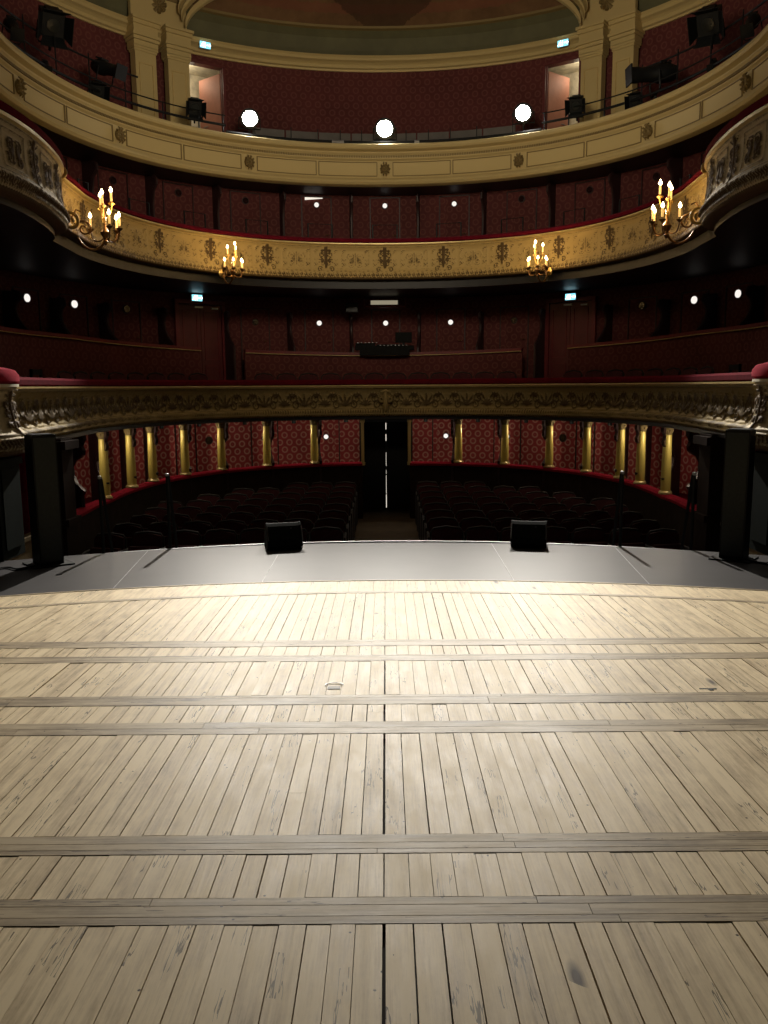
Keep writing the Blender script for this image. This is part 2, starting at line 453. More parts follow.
# tile for the bulging stage boxes: ivory panels with scrollwork, 1.1 m repeat
TB = Tile(1.1, .95)
c = .55
TB.stroke([(c+.26, y) for y in np.linspace(.36, .84, 40)], .012, mirror=c, amp=.6)
TB.stroke([(c+x, .84) for x in np.linspace(-.26, .26, 40)], .012, amp=.6)
TB.stroke([(c+x, .36) for x in np.linspace(-.26, .26, 40)], .012, amp=.6)
TB.stroke(spiral(c+.09, .66, .09, .015, 2.5, -1.5), .018, .01, mirror=c)
TB.stroke(spiral(c+.10, .50, .08, .015, 3.8, 1.5), .018, .01, mirror=c)
for a in np.linspace(-1.3, 1.4, 6): TB.leaf(c+.03, .58, a, .15, .02, mirror=c)
TB.stroke([(0, y) for y in np.linspace(.3, .86, 24)], .03, .05)
for y in (.42, .56, .70): TB.stroke(spiral(.09, y, .06, .012, 2.4, -1.4), .016, .01, mirror=0.)
for y in (.4, .5, .6, .7, .8): TB.leaf(.05, y, .6, .10, .018, mirror=0.)
for k in range(22):
    TB.leaf(k*.05, .24, -1.2, .12, .02); TB.stroke([(k*.05+.02, .12)], .022, amp=.7)
TB.stroke([(x, .30) for x in np.linspace(0, 1.1, 90)], .016, amp=.7)
TB.stroke([(x, .90) for x in np.linspace(0, 1.1, 90)], .016, amp=.6)

for k in range(60): TB.stroke([(k*.0184, .03+.02*math.sin(k*2.1))], .05, amp=1.2)  # shade under the box lip put into the gilding colour

# ---------------------------------------------------------------- stage
RK = .0262
def fz(y): return -RK*y
def grey_edge(x): return 7.84-(10.4-math.sqrt(10.4**2-x*x))
def stage_edge(x): return 10.14-(8.45-math.sqrt(max(0, 8.45**2-x*x)))
tracks = [(2.445, 2.592, [2.487, 2.548]), (2.872, 3.01, [2.905, 2.95]), (4.025, 4.185, [4.105]), (4.445, 4.60, [4.56]),
          (5.25, 5.385, [5.36]), (5.595, 5.75, [5.70])]
planks = []     # x0,x1,(ya0,ya1),(yb0,yb1)
XS = 5.6
bays = [(-1.2, .62), (.74, 2.443)]
edges = [2.443]+[e for t in tracks for e in (t[0]-.003, t[1]+.003)]
ys = [(2.595, 2.869), (3.013, 4.022), (4.188, 4.442), (4.603, 5.247), (5.388, 5.592), (5.753, None)]
tracks.insert(0, (.623, .737, [.68]))
rows = [(a, b) for a, b in bays]+ys
rs = np.random.default_rng(11)
mb = MB(); rnd = []
def add_plank(mb, pts4, ztop=0., g=.0, r=None):
    """pts4: corners ccw; slab 3 cm thick"""
    i = len(mb.v)
    for x, y in pts4: mb.v.append((x, y, fz(y)+ztop))
    for x, y in pts4: mb.v.append((x, y, fz(y)+ztop-.03))
    fs = [(0, 1, 2, 3), (0, 4, 5, 1), (1, 5, 6, 2), (2, 6, 7, 3), (3, 7, 4, 0)]
    for f in fs: mb.f.append(tuple(i+k for k in f)); rnd.append(r)
for a, b in rows:
    for sgn in (1, -1):
        x = -.018+sgn*(.0035 if (a, b) in ((4.188, 4.442), (3.013, 4.022), (4.603, 5.247), (.74, 2.443)) else .0012)
        while abs(x) < XS:
            w = float(rs.uniform(.078, .094)); x2 = x+sgn*w
            xa, xb = (x, x2) if sgn > 0 else (x2, x)
            g = .0012 if rs.random() < .7 else .0028
            dz = float(rs.normal(0, .0009)); r = (float(rs.random()), float(rs.random()), float(rs.random()))
            if b is None: yb0, yb1 = grey_edge(xa)-.57, grey_edge(xb)-.57
            else: yb0 = yb1 = b
            if b is None or rs.random() < .97: add_plank(mb, [(xa+g, a), (xb-g, a), (xb-g, yb1), (xa+g, yb0)], dz, 0, r)
            else:
                ym = a+(b-a)*float(rs.uniform(.3, .7)); r2 = (float(rs.random()), float(rs.random()), float(rs.random()))
                add_plank(mb, [(xa+g, a), (xb-g, a), (xb-g, ym-.001), (xa+g, ym-.001)], dz, 0, r)
                add_plank(mb, [(xa+g, ym+.001), (xb-g, ym+.001), (xb-g, yb1), (xa+g, yb0)], dz, 0, r2)
            x = x2
# short planks between the curved batten and the grey apron
for sgn in (1, -1):
    x = -.018
    while abs(x) < XS:
        w = float(rs.uniform(.078, .15)); x2 = x+sgn*w; xa, xb = (x, x2) if sgn > 0 else (x2, x)
        r = (float(rs.random()), float(rs.random()), float(rs.random()))
        add_plank(mb, [(xa+.0007, grey_edge(xa)-.497), (xb-.0007, grey_edge(xb)-.497), (xb-.0007, grey_edge(xb)-.035), (xa+.0007, grey_edge(xa)-.035)], 0, 0, r)
        x = x2
def board_obj(mb, rnd, name, mat):
    me = mb.mesh(name, mat); a = me.color_attributes.new('rnd', 'FLOAT_COLOR', 'CORNER')
    buf = []
    for p, r in zip(me.polygons, rnd): buf += [r[0], r[1], r[2], 1.]*len(p.loop_indices)
    a.data.foreach_set('color', buf); return link(name, me)
o = board_obj(mb, rnd, 'floor', M['boards']); struct(o, 'pale worn stage boards running towards the auditorium')
# cross battens (trap tracks)
nb = 0
for (a, b, ls) in tracks:
    mb = MB(); rnd = []
    cuts = [a]+ls+[b]
    for c0, c1 in zip(cuts[:-1], cuts[1:]):
        x = -XS
        while x < XS:
            Lx = float(rs.uniform(1.1, 3.2)); x2 = min(XS, x+Lx)
            r = (float(rs.random()), float(rs.random()), float(rs.random()))
            add_plank(mb, [(x+.001, c0+.0015), (x2-.001, c0+.0015), (x2-.001, c1-.0015), (x+.001, c1-.0015)], .002, 0, r)
            x = x2
    nb += 1
    o = board_obj(mb, rnd, 'trim_%d' % nb, M['batten']); struct(o, 'grey brown wooden trap track batten across the stage')
def curved_strip(d0, d1, name, mat, z=.003):
    global rnd
    mb = MB(); rnd = []
    n = 60; seg = 0; r = (.5, .5, .5)
    for k in range(n):
        xa = -XS+2*XS*k/n; xb = -XS+2*XS*(k+1)/n
        if k % 7 == 0: r = (float(rs.random()), float(rs.random()), float(rs.random()))
        add_plank(mb, [(xa, grey_edge(xa)+d0), (xb, grey_edge(xb)+d0), (xb, grey_edge(xb)+d1), (xa, grey_edge(xa)+d1)], z, 0, r)
    return board_obj(mb, rnd, name, mat)
struct(curved_strip(-.565, -.50, 'trim_8', M['batten']), 'curved wooden batten following the apron')
struct(curved_strip(-.033, -.002, 'trim_9', M['batten'], .005), 'thin curved wooden edge strip against the grey apron')
# sub floor
mb = MB(); mb.quad([(-6, -1.3, fz(-1.3)-.032), (6, -1.3, fz(-1.3)-.032), (6, 7.9, fz(7.9)-.032), (-6, 7.9, fz(7.9)-.032)])
struct(mb.build('floor', M['gapdark'], fix=False), 'dark void under the stage boards')
# apron
mb = MB(); n = 80
for k in range(n):
    xa = -6+12*k/n; xb = -6+12*(k+1)/n
    A = [(xa, grey_edge(xa), fz(grey_edge(xa))), (xb, grey_edge(xb), fz(grey_edge(xb))), (xb, stage_edge(xb), fz(stage_edge(xb))), (xa, stage_edge(xa), fz(stage_edge(xa)))]
    mb.quad(A)
    mb.quad([A[3], A[2], (xb, stage_edge(xb), -1.45), (xa, stage_edge(xa), -1.45)])
ap = struct(mb.build('floor', M['apron'], fix=False), 'curved grey stage apron')
mb = MB()
for xs, tilt in ((-2.55, -.45), (-1.2, -.1), (1.22, .1), (2.45, .42)):
    y0, y1 = grey_edge(xs)+.01, stage_edge(xs+tilt*.6)-.01
    mb.box(((xs+xs+tilt*.6)/2, (y0+y1)/2, fz((y0+y1)/2)+.0012), (.006, y1-y0, .002), rz=-math.atan2(tilt*.6, y1-y0), rx=-RK)
struct(mb.build('trim', plain('apron_seam', (.30, .30, .31), .6)), 'pale seams in the grey apron')
mb = MB()
for k in range(n):
    xa = -4+8*k/n; xb = -4+8*(k+1)/n
    mb.quad([(xa, stage_edge(xa)-.03, fz(10)+.012), (xb, stage_edge(xb)-.03, fz(10)+.012), (xb, stage_edge(xb)+.015, fz(10)+.012), (xa, stage_edge(xa)+.015, fz(10)+.012)])
    mb.quad([(xa, stage_edge(xa)-.03, fz(10)+.012), (xb, stage_edge(xb)-.03, fz(10)+.012), (xb, stage_edge(xb)-.03, fz(10)-.02), (xa, stage_edge(xa)-.03, fz(10)-.02)])
    mb.quad([(xa, stage_edge(xa)+.015, fz(10)+.012), (xb, stage_edge(xb)+.015, fz(10)+.012), (xb, stage_edge(xb)+.015, fz(10)-.04), (xa, stage_edge(xa)+.015, fz(10)-.04)])
struct(mb.build('trim', M['steel'], fix=False), 'thin metal nosing along the stage edge')
# small slot hatch in the boards
hp = (-.32, 4.72)
mb = MB(); mb.box((hp[0], hp[1], fz(hp[1])+.003), (.075, .045, .004))
h_ = mb.build('floor_socket_plate', M['black'], origin=(hp[0], hp[1], fz(hp[1]))); tag(h_, 'small dark metal slot set into the pale stage boards', 'floor plate')
mb = MB(); mb.tube([(hp[0]+.055*math.cos(t), hp[1]+.035+.045*math.sin(t), fz(hp[1])+.005) for t in np.linspace(0.2, 3.0, 12)], .003, 6)
mb.build('ring_pull', M['steel'], h_).location = (-hp[0], -hp[1], -fz(hp[1]))
mb = MB(); mb.box((1.88, 4.66, fz(4.66)+.002), (.10, .012, .003)).box((1.89, 4.645, fz(4.65)+.002), (.03, .025, .003))
tag(mb.build('floor_socket_plate', M['black'], origin=(1.88, 4.66, fz(4.66))), 'dark T shaped slot in the boards towards the red-cushioned box', 'floor plate')

# ---------------------------------------------------------------- auditorium shell
SF = -1.4
mb = MB(); mb.quad([(-8, 8.9, SF), (8, 8.9, SF), (8, 23, SF), (-8, 23, SF)])
struct(mb.build('floor', M['carpet'], fix=False), 'dark brown stalls floor with centre aisle')
TH = 148
def railz(th): return -.09-.22*min(1, abs(th)/83)**3
# stalls parapet (two runs)
def stall_front(t0, t1):
    n = 40; pts = []
    for k in range(n+1):
        th = t0+(t1-t0)*k/n; p = P(th, 5.0); p.z = railz(th); pts.append(p)
    return pts
for sgn, side in ((-1, 'left'), (1, 'right')):
    pts = stall_front(-112, -6.3) if sgn < 0 else stall_front(6.3, 112)
    root = empty('stalls_box_parapet', (0, 0, 0))
    tag(root, 'curved dark stalls parapet with red cushion rail, %s of the central doors' % side, 'parapet', 'stalls parapets')
    mb = MB(); sweep(mb, pts, [(0, -1.45), (0, -.06), (-.08, -.06), (-.08, -1.45)], True); mb.build('panel', M['brownwall'], root, fix=False)
    mb = MB(); sweep(mb, pts, [(.05, -.07), (.065, -.02), (.03, .01), (-.12, .01), (-.15, -.03), (-.13, -.07)], True); mb.build('cushion_rail', M['velvet_b'], root, True, fix=False)
vwall('wall_stalls', 6.5, -TH, -5.6, -1.45, 1.0, M['paper_box'], 70)['kind'] = 'structure'
vwall('wall_stalls', 6.5, 5.6, TH, -1.45, 1.0, M['paper_box'], 70)['kind'] = 'structure'
vwall('wall_stalls', 6.5, -5.6, 5.6, .82, 1.0, M['slab'], 6)['kind'] = 'structure'
struct(slab('floor', 5.10, 6.5, -TH, -6.3, -.62, -.55, M['velvet'], 60), 'red carpeted floor of the stalls boxes')
struct(slab('floor', 5.10, 6.5, 6.3, TH, -.62, -.55, M['velvet'], 60), 'red carpeted floor of the stalls boxes, far side')
# circle slab + walls
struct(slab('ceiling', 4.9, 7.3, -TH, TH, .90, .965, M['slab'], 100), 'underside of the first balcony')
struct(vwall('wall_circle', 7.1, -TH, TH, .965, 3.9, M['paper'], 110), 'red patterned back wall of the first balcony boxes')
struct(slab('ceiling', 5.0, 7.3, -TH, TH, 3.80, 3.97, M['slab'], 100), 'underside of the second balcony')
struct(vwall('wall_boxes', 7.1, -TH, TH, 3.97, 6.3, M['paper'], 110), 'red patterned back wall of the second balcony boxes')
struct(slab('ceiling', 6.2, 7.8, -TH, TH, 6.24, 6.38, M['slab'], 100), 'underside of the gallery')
# gallery wall with the two door openings
for a, b in ((-TH, -35.1), (-29.2, 29.5), (35.4, TH)):
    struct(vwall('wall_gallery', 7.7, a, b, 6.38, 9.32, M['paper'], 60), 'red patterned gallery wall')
for a, b in ((-35.1, -29.2), (29.5, 35.4)):
    struct(vwall('wall_gallery', 7.7, a, b, 9.10, 9.32, M['paper'], 8), 'red patterned wall above the gallery door')
# raised tier in the circle
struct(slab('floor', 6.4, 7.1, -TH, TH, .965, 1.75, M['slab'], 100), 'raised dark floor behind the circle parapet')
# cornice and ceiling
mb = MB(); sweep(mb, path(-TH, TH, 7.7, 130), [(0, 9.27), (.04, 9.27), (.05, 9.31), (.10, 9.33), (.10, 9.40), (.15, 9.44), (.22, 9.47), (.22, 9.53), (.26, 9.57), (0, 9.58)], True)
struct(mb.build('trim_cornice', M['gold3'], fix=False), 'cream gold cornice below the painted ceiling')
mb = MB(); sweep(mb, path(-TH, TH, 7.7, 130), [(.02, 9.56), (.03, 9.75), (.12, 10.0), (.26, 10.16)]); struct(mb.build('ceiling', M['cove'], fix=False), 'green cove above the cornice')
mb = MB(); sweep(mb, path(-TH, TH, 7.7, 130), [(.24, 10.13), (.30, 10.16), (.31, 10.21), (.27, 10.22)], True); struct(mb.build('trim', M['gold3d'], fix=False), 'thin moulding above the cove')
mb = MB(); sweep(mb, path(-TH, TH, 7.7, 130), [(.27, 10.18), (.7, 10.6), (1.4, 11.1), (2.6, 11.7), (4.2, 12.1), (6.6, 12.3)]); struct(mb.build('ceiling', M['mural'], smooth=True, fix=False), 'dark painted domed ceiling')
mb = MB(); mb.quad([(-8, 8, 12.25), (8, 8, 12.25), (8, 16, 12.25), (-8, 16, 12.25)]); struct(mb.build('ceiling', M['mural'], fix=False), 'flat ceiling near the stage')
# arch rib + spandrels
mb = MB()
for dz, w, dpt, yo in ((0, .13, .10, 0), (.16, .09, .16, -.06), (.28, .07, .2, -.1)):
    n = 40; prev = None
    for k in range(n+1):
        t = math.pi*k/n; x = -(4.42+dz*.4)*math.cos(t); z = 9.62+dz+1.25*math.sin(t); y = 20.02+yo
        ring = [(x, y-dpt/2, z-w/2), (x, y+dpt/2, z-w/2), (x, y+dpt/2, z+w/2), (x, y-dpt/2, z+w/2)]
        i = len(mb.v); mb.v += ring
        if prev is not None:
            for j in range(4): mb.f.append((prev+j, prev+(j+1) % 4, i+(j+1) % 4, i+j))
        prev = i
struct(mb.build('trim_arch', M['gold3'], fix=True), 'cream gold arch springing from the pilasters')
for s in (-1, 1):
    mb = MB(); sweep(mb, path(s*46 if s < 0 else 36, -36 if s < 0 else 46, 7.42, 8), [(0, 9.56), (.02, 11.9), (-.1, 11.9), (-.1, 9.56)], True)
    struct(mb.build('wall_spandrel', M['gold3'], fix=False), 'cream gold spandrel above the pilasters')
    c = P(s*41, 7.36, 9.98); mb = MB()
    for k in range(8):
        a = k*math.pi/4; mb.tube([(c.x+.02*math.cos(a), c.y, c.z+.02*math.sin(a)), (c.x+.16*math.cos(a), c.y-.02, c.z+.16*math.sin(a))], [.03, .045], 6)
    struct(mb.build('trim_rosette', M['gold3d']), 'carved rosette above the pilasters')
# proscenium side walls
for s, side in ((-1, 'left'), (1, 'right')):
    mb = MB(); mb.box((s*6.05, 8.42, 4.0), (3.7, .5, 9.5)); struct(mb.build('wall_proscenium', M['green']), 'dark green proscenium wall')
    mb = MB(); mb.box((s*4.51, 9.24, .31), (.58, .56, 1.10)).box((s*4.51, 9.24, .84), (.64, .62, .08)).box((s*4.22, 9.24, .32), (.03, .40, .9))
    o = mb.build('proscenium_pier', M['green'], origin=(s*4.42, 9.24, -.24))
    tag(o, 'dark green painted pier under the gilded stage box, %s side of the hall' % side, 'pier', 'proscenium piers')
    # tan plinth and red curtain behind the pier
    mb = MB(); mb.box((s*4.86, 10.85, -.86), (.10, 1.7, 1.10)).box((s*4.84, 10.85, -.33), (.14, 1.7, .05))
    o = mb.build('stage_box_plinth', M['tan'], origin=(s*4.86, 11., SF)); tag(o, 'ochre plinth of the stalls box beside the %s pier' % side, 'plinth', 'stalls box plinths')
    mb = MB(); pts = []
    for k in range(60):
        t = k/59; pts.append(Vector((s*(5.02+.045*math.sin(t*44)), 10.1+t*1.6, 0)))
    for k in range(59):
        a, b = pts[k], pts[k+1]; mb.quad([(a.x, a.y, -.30), (b.x, b.y, -.30), (b.x, b.y, .92), (a.x, a.y, .92)])
    o = mb.build('box_curtain', M['velvet'], smooth=True, origin=(s*5.02, 10.9, -.30), fix=False); tag(o, 'red pleated curtain in the stalls box beside the %s pier' % side, 'curtain', 'stalls box curtains')
    # brown end pillar of the stalls boxes
    mb = MB(); mb.box((s*4.80, 12.05, -.22), (.34, .42, 2.3)).box((s*4.78, 12.05, .84), (.46, .54, .12)).box((s*4.78, 12.05, -.28), (.42, .50, .10))
    o = mb.build('box_pillar', M['brownwall'], origin=(s*4.8, 12.05, SF)); tag(o, 'square dark brown pillar ending the %s row of stalls boxes' % side, 'pillar', 'end pillars of the stalls boxes')

# ---------------------------------------------------------------- balcony fronts
mir = lambda pts: [Vector((-p.x, p.y, p.z)) for p in reversed(pts)]
# first balcony
root = empty('balcony_parapet'); tag(root, 'lowest balcony front, olive gilt acanthus carving under a dark red cushion rail', 'balcony front', 'curved balcony fronts')
bp = path(-142, 142, 4.9, 220)
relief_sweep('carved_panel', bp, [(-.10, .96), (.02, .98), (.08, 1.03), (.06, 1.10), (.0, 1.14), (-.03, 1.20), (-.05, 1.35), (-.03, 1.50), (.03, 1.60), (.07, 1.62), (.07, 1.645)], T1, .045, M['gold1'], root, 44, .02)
mb = MB(); sweep(mb, bp, [(.07, 1.64), (.10, 1.65), (.10, 1.675), (-.15, 1.675), (-.15, 1.64)], True); mb.build('gilt_moulding', M['goldlight'], root, fix=False)
mb = MB(); sweep(mb, bp, [(.06, 1.675), (.10, 1.70), (.10, 1.76), (.06, 1.79), (-.14, 1.80), (-.20, 1.75), (-.18, 1.675)], True); mb.build('cushion_rail', M['velvet'], root, True, fix=False)
mb = MB(); sweep(mb, path(-142, 142, 4.9, 150), [(-.13, .97), (-.13, 1.67), (-.17, 1.67), (-.17, .97)], True); mb.build('backing', M['brownwall'], root, fix=False)
mb = MB()   # central cartouche
c = P(0, 4.84)
for z, w in ((1.22, .16), (1.32, .20), (1.42, .20), (1.52, .22)): mb.tube([(c.x-w/2, c.y-.03, z), (c.x, c.y-.07, z+.02), (c.x+w/2, c.y-.03, z)], [.02, .032, .02], 8)
mb.tube([(0, c.y-.04, 1.1), (0, c.y-.08, 1.3), (0, c.y-.04, 1.58)], [.03, .06, .03], 10)
for s in (-1, 1): mb.tube([(s*x+s*.09, c.y-.05, 1.36+z) for x, z in spiral(0, 0, .09, .02, 1.5, 1.3, 20)], .018, 6)
mb.build('cartouche', M['gold1'], root, True)
# second balcony
root = empty('balcony_parapet'); tag(root, 'middle balcony front, warm gold scroll ornament lit by the candle brackets', 'balcony front', 'curved balcony fronts')
bp = path(-106, 106, 4.9, 200)
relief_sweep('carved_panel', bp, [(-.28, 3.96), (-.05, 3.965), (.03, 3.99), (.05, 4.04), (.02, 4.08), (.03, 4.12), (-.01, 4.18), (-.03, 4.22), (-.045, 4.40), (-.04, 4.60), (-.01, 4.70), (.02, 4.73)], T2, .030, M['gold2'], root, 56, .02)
mb = MB(); sweep(mb, bp, [(.02, 4.72), (.05, 4.735), (.05, 4.76), (-.12, 4.76), (-.12, 4.72)], True); mb.build('gilt_moulding', M['goldlight'], root, fix=False)
mb = MB(); sweep(mb, bp, [(.02, 4.76), (.07, 4.78), (.07, 4.83), (.03, 4.86), (-.14, 4.87), (-.19, 4.82), (-.17, 4.76)], True); mb.build('cushion_rail', M['velvet'], root, True, fix=False)
mb = MB(); sweep(mb, path(-106, 106, 4.9, 140), [(-.12, 3.97), (-.12, 4.74), (-.16, 4.74), (-.16, 3.97)], True); mb.build('backing', M['brownwall'], root, fix=False)
# third balcony
root = empty('balcony_parapet'); tag(root, 'top gallery front, smooth cream gold mouldings with carved medallions', 'balcony front', 'curved balcony fronts')
bp = path(-TH, TH, 6.1, 200)
prof3 = [(-.25, 6.24), (-.02, 6.245), (.05, 6.27), (.08, 6.32), (.06, 6.37), (.0, 6.40), (-.02, 6.42), (-.03, 6.44), (-.03, 6.80), (-.01, 6.82), (.01, 6.84), (.01, 6.86), (.02, 6.90), (.06, 6.95), (.06, 6.98), (.10, 7.00), (.15, 7.02), (.17, 7.06), (.15, 7.12), (.09, 7.15), (-.15, 7.16), (-.15, 7.0)]
mb = MB(); sweep(mb, bp, prof3); mb.build('moulded_front', M['gold3'], root, True, fix=False, ang=30)
mb = MB()
for k in range(520):   # dentils
    th = -95+190*k/519; p = P(th, 6.08, 6.885); mb.box(p, (.022, .04, .045), facing(th))
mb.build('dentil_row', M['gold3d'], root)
med = [-83.8, -57.4, -29, .2, 29, 57.4, 83.5]
for a, b in zip([-108]+med, med+[108]):
    if a == -108 or b == 108: gap = 1.5
    for half in (0, 1):
        lo, hi = a+(b-a)*(.06 if half == 0 else .51), a+(b-a)*(.49 if half == 0 else .94)
        mb = MB()
        for z in (6.47, 6.77): sweep(mb, path(lo, hi, 6.1, 24), [(-.035, z-.01), (-.015, z-.008), (-.015, z+.008), (-.035, z+.01)], True)
        for t in (lo, hi): p = P(t, 6.12, 6.62); mb.box(p, (.018, .02, .31), facing(t))
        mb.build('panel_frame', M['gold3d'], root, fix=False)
def medallion():
    mb = MB(); mt = Matrix.Rotation(R(90), 3, 'X')
    mb.lathe([(0, .05), (.03, .07), (.06, .055), (.075, .03), (.085, .05), (.10, .045), (.11, 0)], n=20, mt=mt)
    for k in range(10):
        a = 2*math.pi*k/10; mb.tube([(.05*math.cos(a), -.04, .06*math.sin(a)), (.10*math.cos(a), -.07, .13*math.sin(a)), (.115*math.cos(a), -.03, .16*math.sin(a))], [.012, .022, .01], 6)
    mb.tube([(-.02, -.07, .03), (0, -.10, .0), (.0, -.08, -.04)], [.01, .02, .01], 6)
    me = mb.mesh('medallion', M['gold3d'], True); return me
mm = medallion()
for th in med:
    o = link('medallion', mm, root); o.location = P(th, 6.12, 6.62); o.rotation_euler = (0, 0, facing(th))
# bulging stage boxes of the second balcony
def catmull(pts, n=10):
    out = []; q = [pts[0]]+pts+[pts[-1]]
    for i in range(1, len(q)-2):
        for k in range(n):
            t = k/n; out.append(.5*((2*q[i])+(q[i+1]-q[i-1])*t+(2*q[i-1]-5*q[i]+4*q[i+1]-q[i+2])*t*t+(3*q[i]-q[i-1]-3*q[i+1]+q[i+2])*t**3))
    out.append(pts[-1]); return out
bx2 = catmull([Vector(p+(0,)) for p in [(-4.75, 8.75), (-4.52, 9.3), (-4.38, 9.9), (-4.33, 10.5), (-4.36, 11.1), (-4.44, 11.7), (-4.55, 12.2), (-4.70, 12.6), (-4.90, 12.85)]])
for s, side in ((-1, 'left'), (1, 'right')):
    pts = bx2 if s < 0 else mir(bx2)
    root = empty('stage_box'); tag(root, 'bulging ivory and gilt box front ending the middle balcony, %s side' % side, 'box front', 'middle level stage boxes')
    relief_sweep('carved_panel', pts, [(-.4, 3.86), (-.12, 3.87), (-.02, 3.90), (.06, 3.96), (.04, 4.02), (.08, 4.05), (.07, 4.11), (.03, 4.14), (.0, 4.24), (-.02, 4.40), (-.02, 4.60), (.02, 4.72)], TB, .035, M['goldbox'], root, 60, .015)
    mb = MB(); sweep(mb, pts, [(.02, 4.70), (.06, 4.72), (.06, 4.76), (-.1, 4.76), (-.1, 4.70)], True); mb.build('gilt_moulding', M['goldlight'], root, fix=False)
    mb = MB(); sweep(mb, pts, [(.0, 4.76), (.06, 4.78), (.06, 4.86), (.0, 4.90), (-.12, 4.90), (-.17, 4.84), (-.15, 4.76)], True); mb.build('cushion_rail', M['velvet'], root, True, fix=False)
    mb = MB(); sweep(mb, pts, [(-.12, 3.79), (-.10, 4.74), (-.14, 4.74), (-.9, 3.79)], True); mb.build('backing', M['slab'], root, fix=False)
    mb = MB()  # vertical scroll console closing the box
    x = s*4.80; mb.tube([(x-s*.02, 12.78, z) for z in (3.98, 4.2, 4.45, 4.7, 4.84)], [.07, .05, .045, .055, .07], 10)
    mb.tube([(x-s*.05+s*a, 12.82, 4.78+b) for a, b in spiral(0, 0, .10, .02, 0, 1.4, 20)], .022, 6)
    mb.tube([(x-s*.10+s*a, 12.95, 4.12+b) for a, b in spiral(0, 0, .14, .03, .5, 1.5, 24)], .026, 6)
    mb.build('scroll_console', M['gold2'], root, True)
# first-balcony stage boxes (nearest, brightly gilded)
bx1 = catmull([Vector(p+(0,)) for p in [(-5.0, 8.72), (-4.62, 8.80), (-4.36, 8.98), (-4.26, 9.25), (-4.28, 9.55), (-4.42, 9.85), (-4.70, 10.05), (-5.0, 10.15)]], 8)
for s, side in ((-1, 'left'), (1, 'right')):
    pts = bx1 if s < 0 else mir(bx1)
    root = empty('stage_box'); tag(root, 'small gilt scroll-carved stage box with rose cushion beside the stage, %s side' % side, 'box front', 'lowest stage boxes')
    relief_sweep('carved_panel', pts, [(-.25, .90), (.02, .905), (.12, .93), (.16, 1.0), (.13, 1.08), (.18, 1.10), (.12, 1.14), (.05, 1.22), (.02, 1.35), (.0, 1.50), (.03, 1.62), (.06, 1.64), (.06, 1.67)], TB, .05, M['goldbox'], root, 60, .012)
    mb = MB(); sweep(mb, pts, [(.05, 1.66), (.09, 1.67), (.09, 1.70), (-.1, 1.70), (-.1, 1.66)], True); mb.build('gilt_moulding', M['cream'], root, fix=False)
    mb = MB(); sweep(mb, pts, [(.05, 1.70), (.10, 1.73), (.10, 1.80), (.06, 1.86), (-.06, 1.89), (-.20, 1.86), (-.24, 1.78), (-.22, 1.70)], True); mb.build('cushion_rail', M['velvet_b'], root, True, fix=False)
    mb = MB(); sweep(mb, pts, [(-.08, .91), (-.08, 1.68), (-.12, 1.68), (-.12, .91)], True); mb.build('backing', M['slab'], root, fix=False)

# ---------------------------------------------------------------- stalls box columns and partitions
cols = [(-83.1, 1), (-71.7, 1), (-63.9, 1), (-53.5, 1), (-43.1, 1), (-31, 1), (-18.7, 1), (18.9, 1), (30.9, 1), (42.7, 1), (53.3, 1), (64, 1), (71.4, 1), (82.3, 1)]
ordn = ['', 'nearest', 'second', 'third', 'fourth', 'fifth', 'sixth', 'seventh', 'eighth', 'ninth', 'tenth', 'eleventh']
def column_proto():
    root = empty('yellow_column')
    mb = MB(); mb.lathe([(.085, .05), (.088, .2), (.083, .5), (.072, .90)], n=20); mb.build('shaft', M['column'], root, True)
    mb = MB(); mb.lathe([(.12, 0), (.12, .02), (.105, .035), (.09, .05)], n=20); mb.build('base', M['goldlight'], root, True)
    mb = MB(); mb.lathe([(.072, .90), (.082, .91), (.074, .93), (.082, .97), (.10, .99), (.10, 1.02)], n=20)
    for k in range(8):
        a = k*math.pi/4; mb.tube([(.07*math.cos(a), .07*math.sin(a), .93), (.095*math.cos(a), .095*math.sin(a), .98)], [.012, .015], 5)
    mb.build('capital', M['gold3d'], root, True)
    return root
cproto = column_proto(); first = True
for k, (th, _) in enumerate(cols):
    o = cproto if k == 0 else copy_tree(cproto)
    z0 = railz(th)+.01; o.location = P(th, 5.04, z0); o.rotation_euler = (0, 0, facing(th)); o.scale = (1, 1, (.90-z0)/1.02)
    n = sum(1 for t, _ in cols if abs(t) <= abs(th) and t*th > 0)
    tag(o, 'yellow column on the stalls parapet, %s %s of the central doors' % (['', 'first', 'second', 'third', 'fourth', 'fifth', 'sixth', 'seventh'][n], 'left' if th < 0 else 'right'), 'column', 'yellow columns on the stalls parapet')
for th, s in ((-6.1, -1), (6.1, 1)):
    p = P(th, 5.05); mb = MB(); mb.box((p.x, p.y, .37), (.07, .16, 1.04)).box((p.x, p.y, -.12), (.10, .2, .06)).box((p.x, p.y, .86), (.10, .2, .06))
    o = mb.build('door_pilaster', M['gold3'], origin=(p.x, p.y, -.15)); tag(o, 'slim cream gold pilaster framing the central black doors, %s' % ('left' if s < 0 else 'right'), 'pilaster', 'pilasters framing the central doors')
    # side walls of the passage
    mb = MB(); a, b = P(th, 5.15), P(th*.93, 6.5)
    mb.quad([(a.x, a.y, -1.42), (b.x, b.y, -1.42), (b.x, b.y, .9), (a.x, a.y, .9)]); struct(mb.build('wall_passage', M['brownwall'], fix=False))
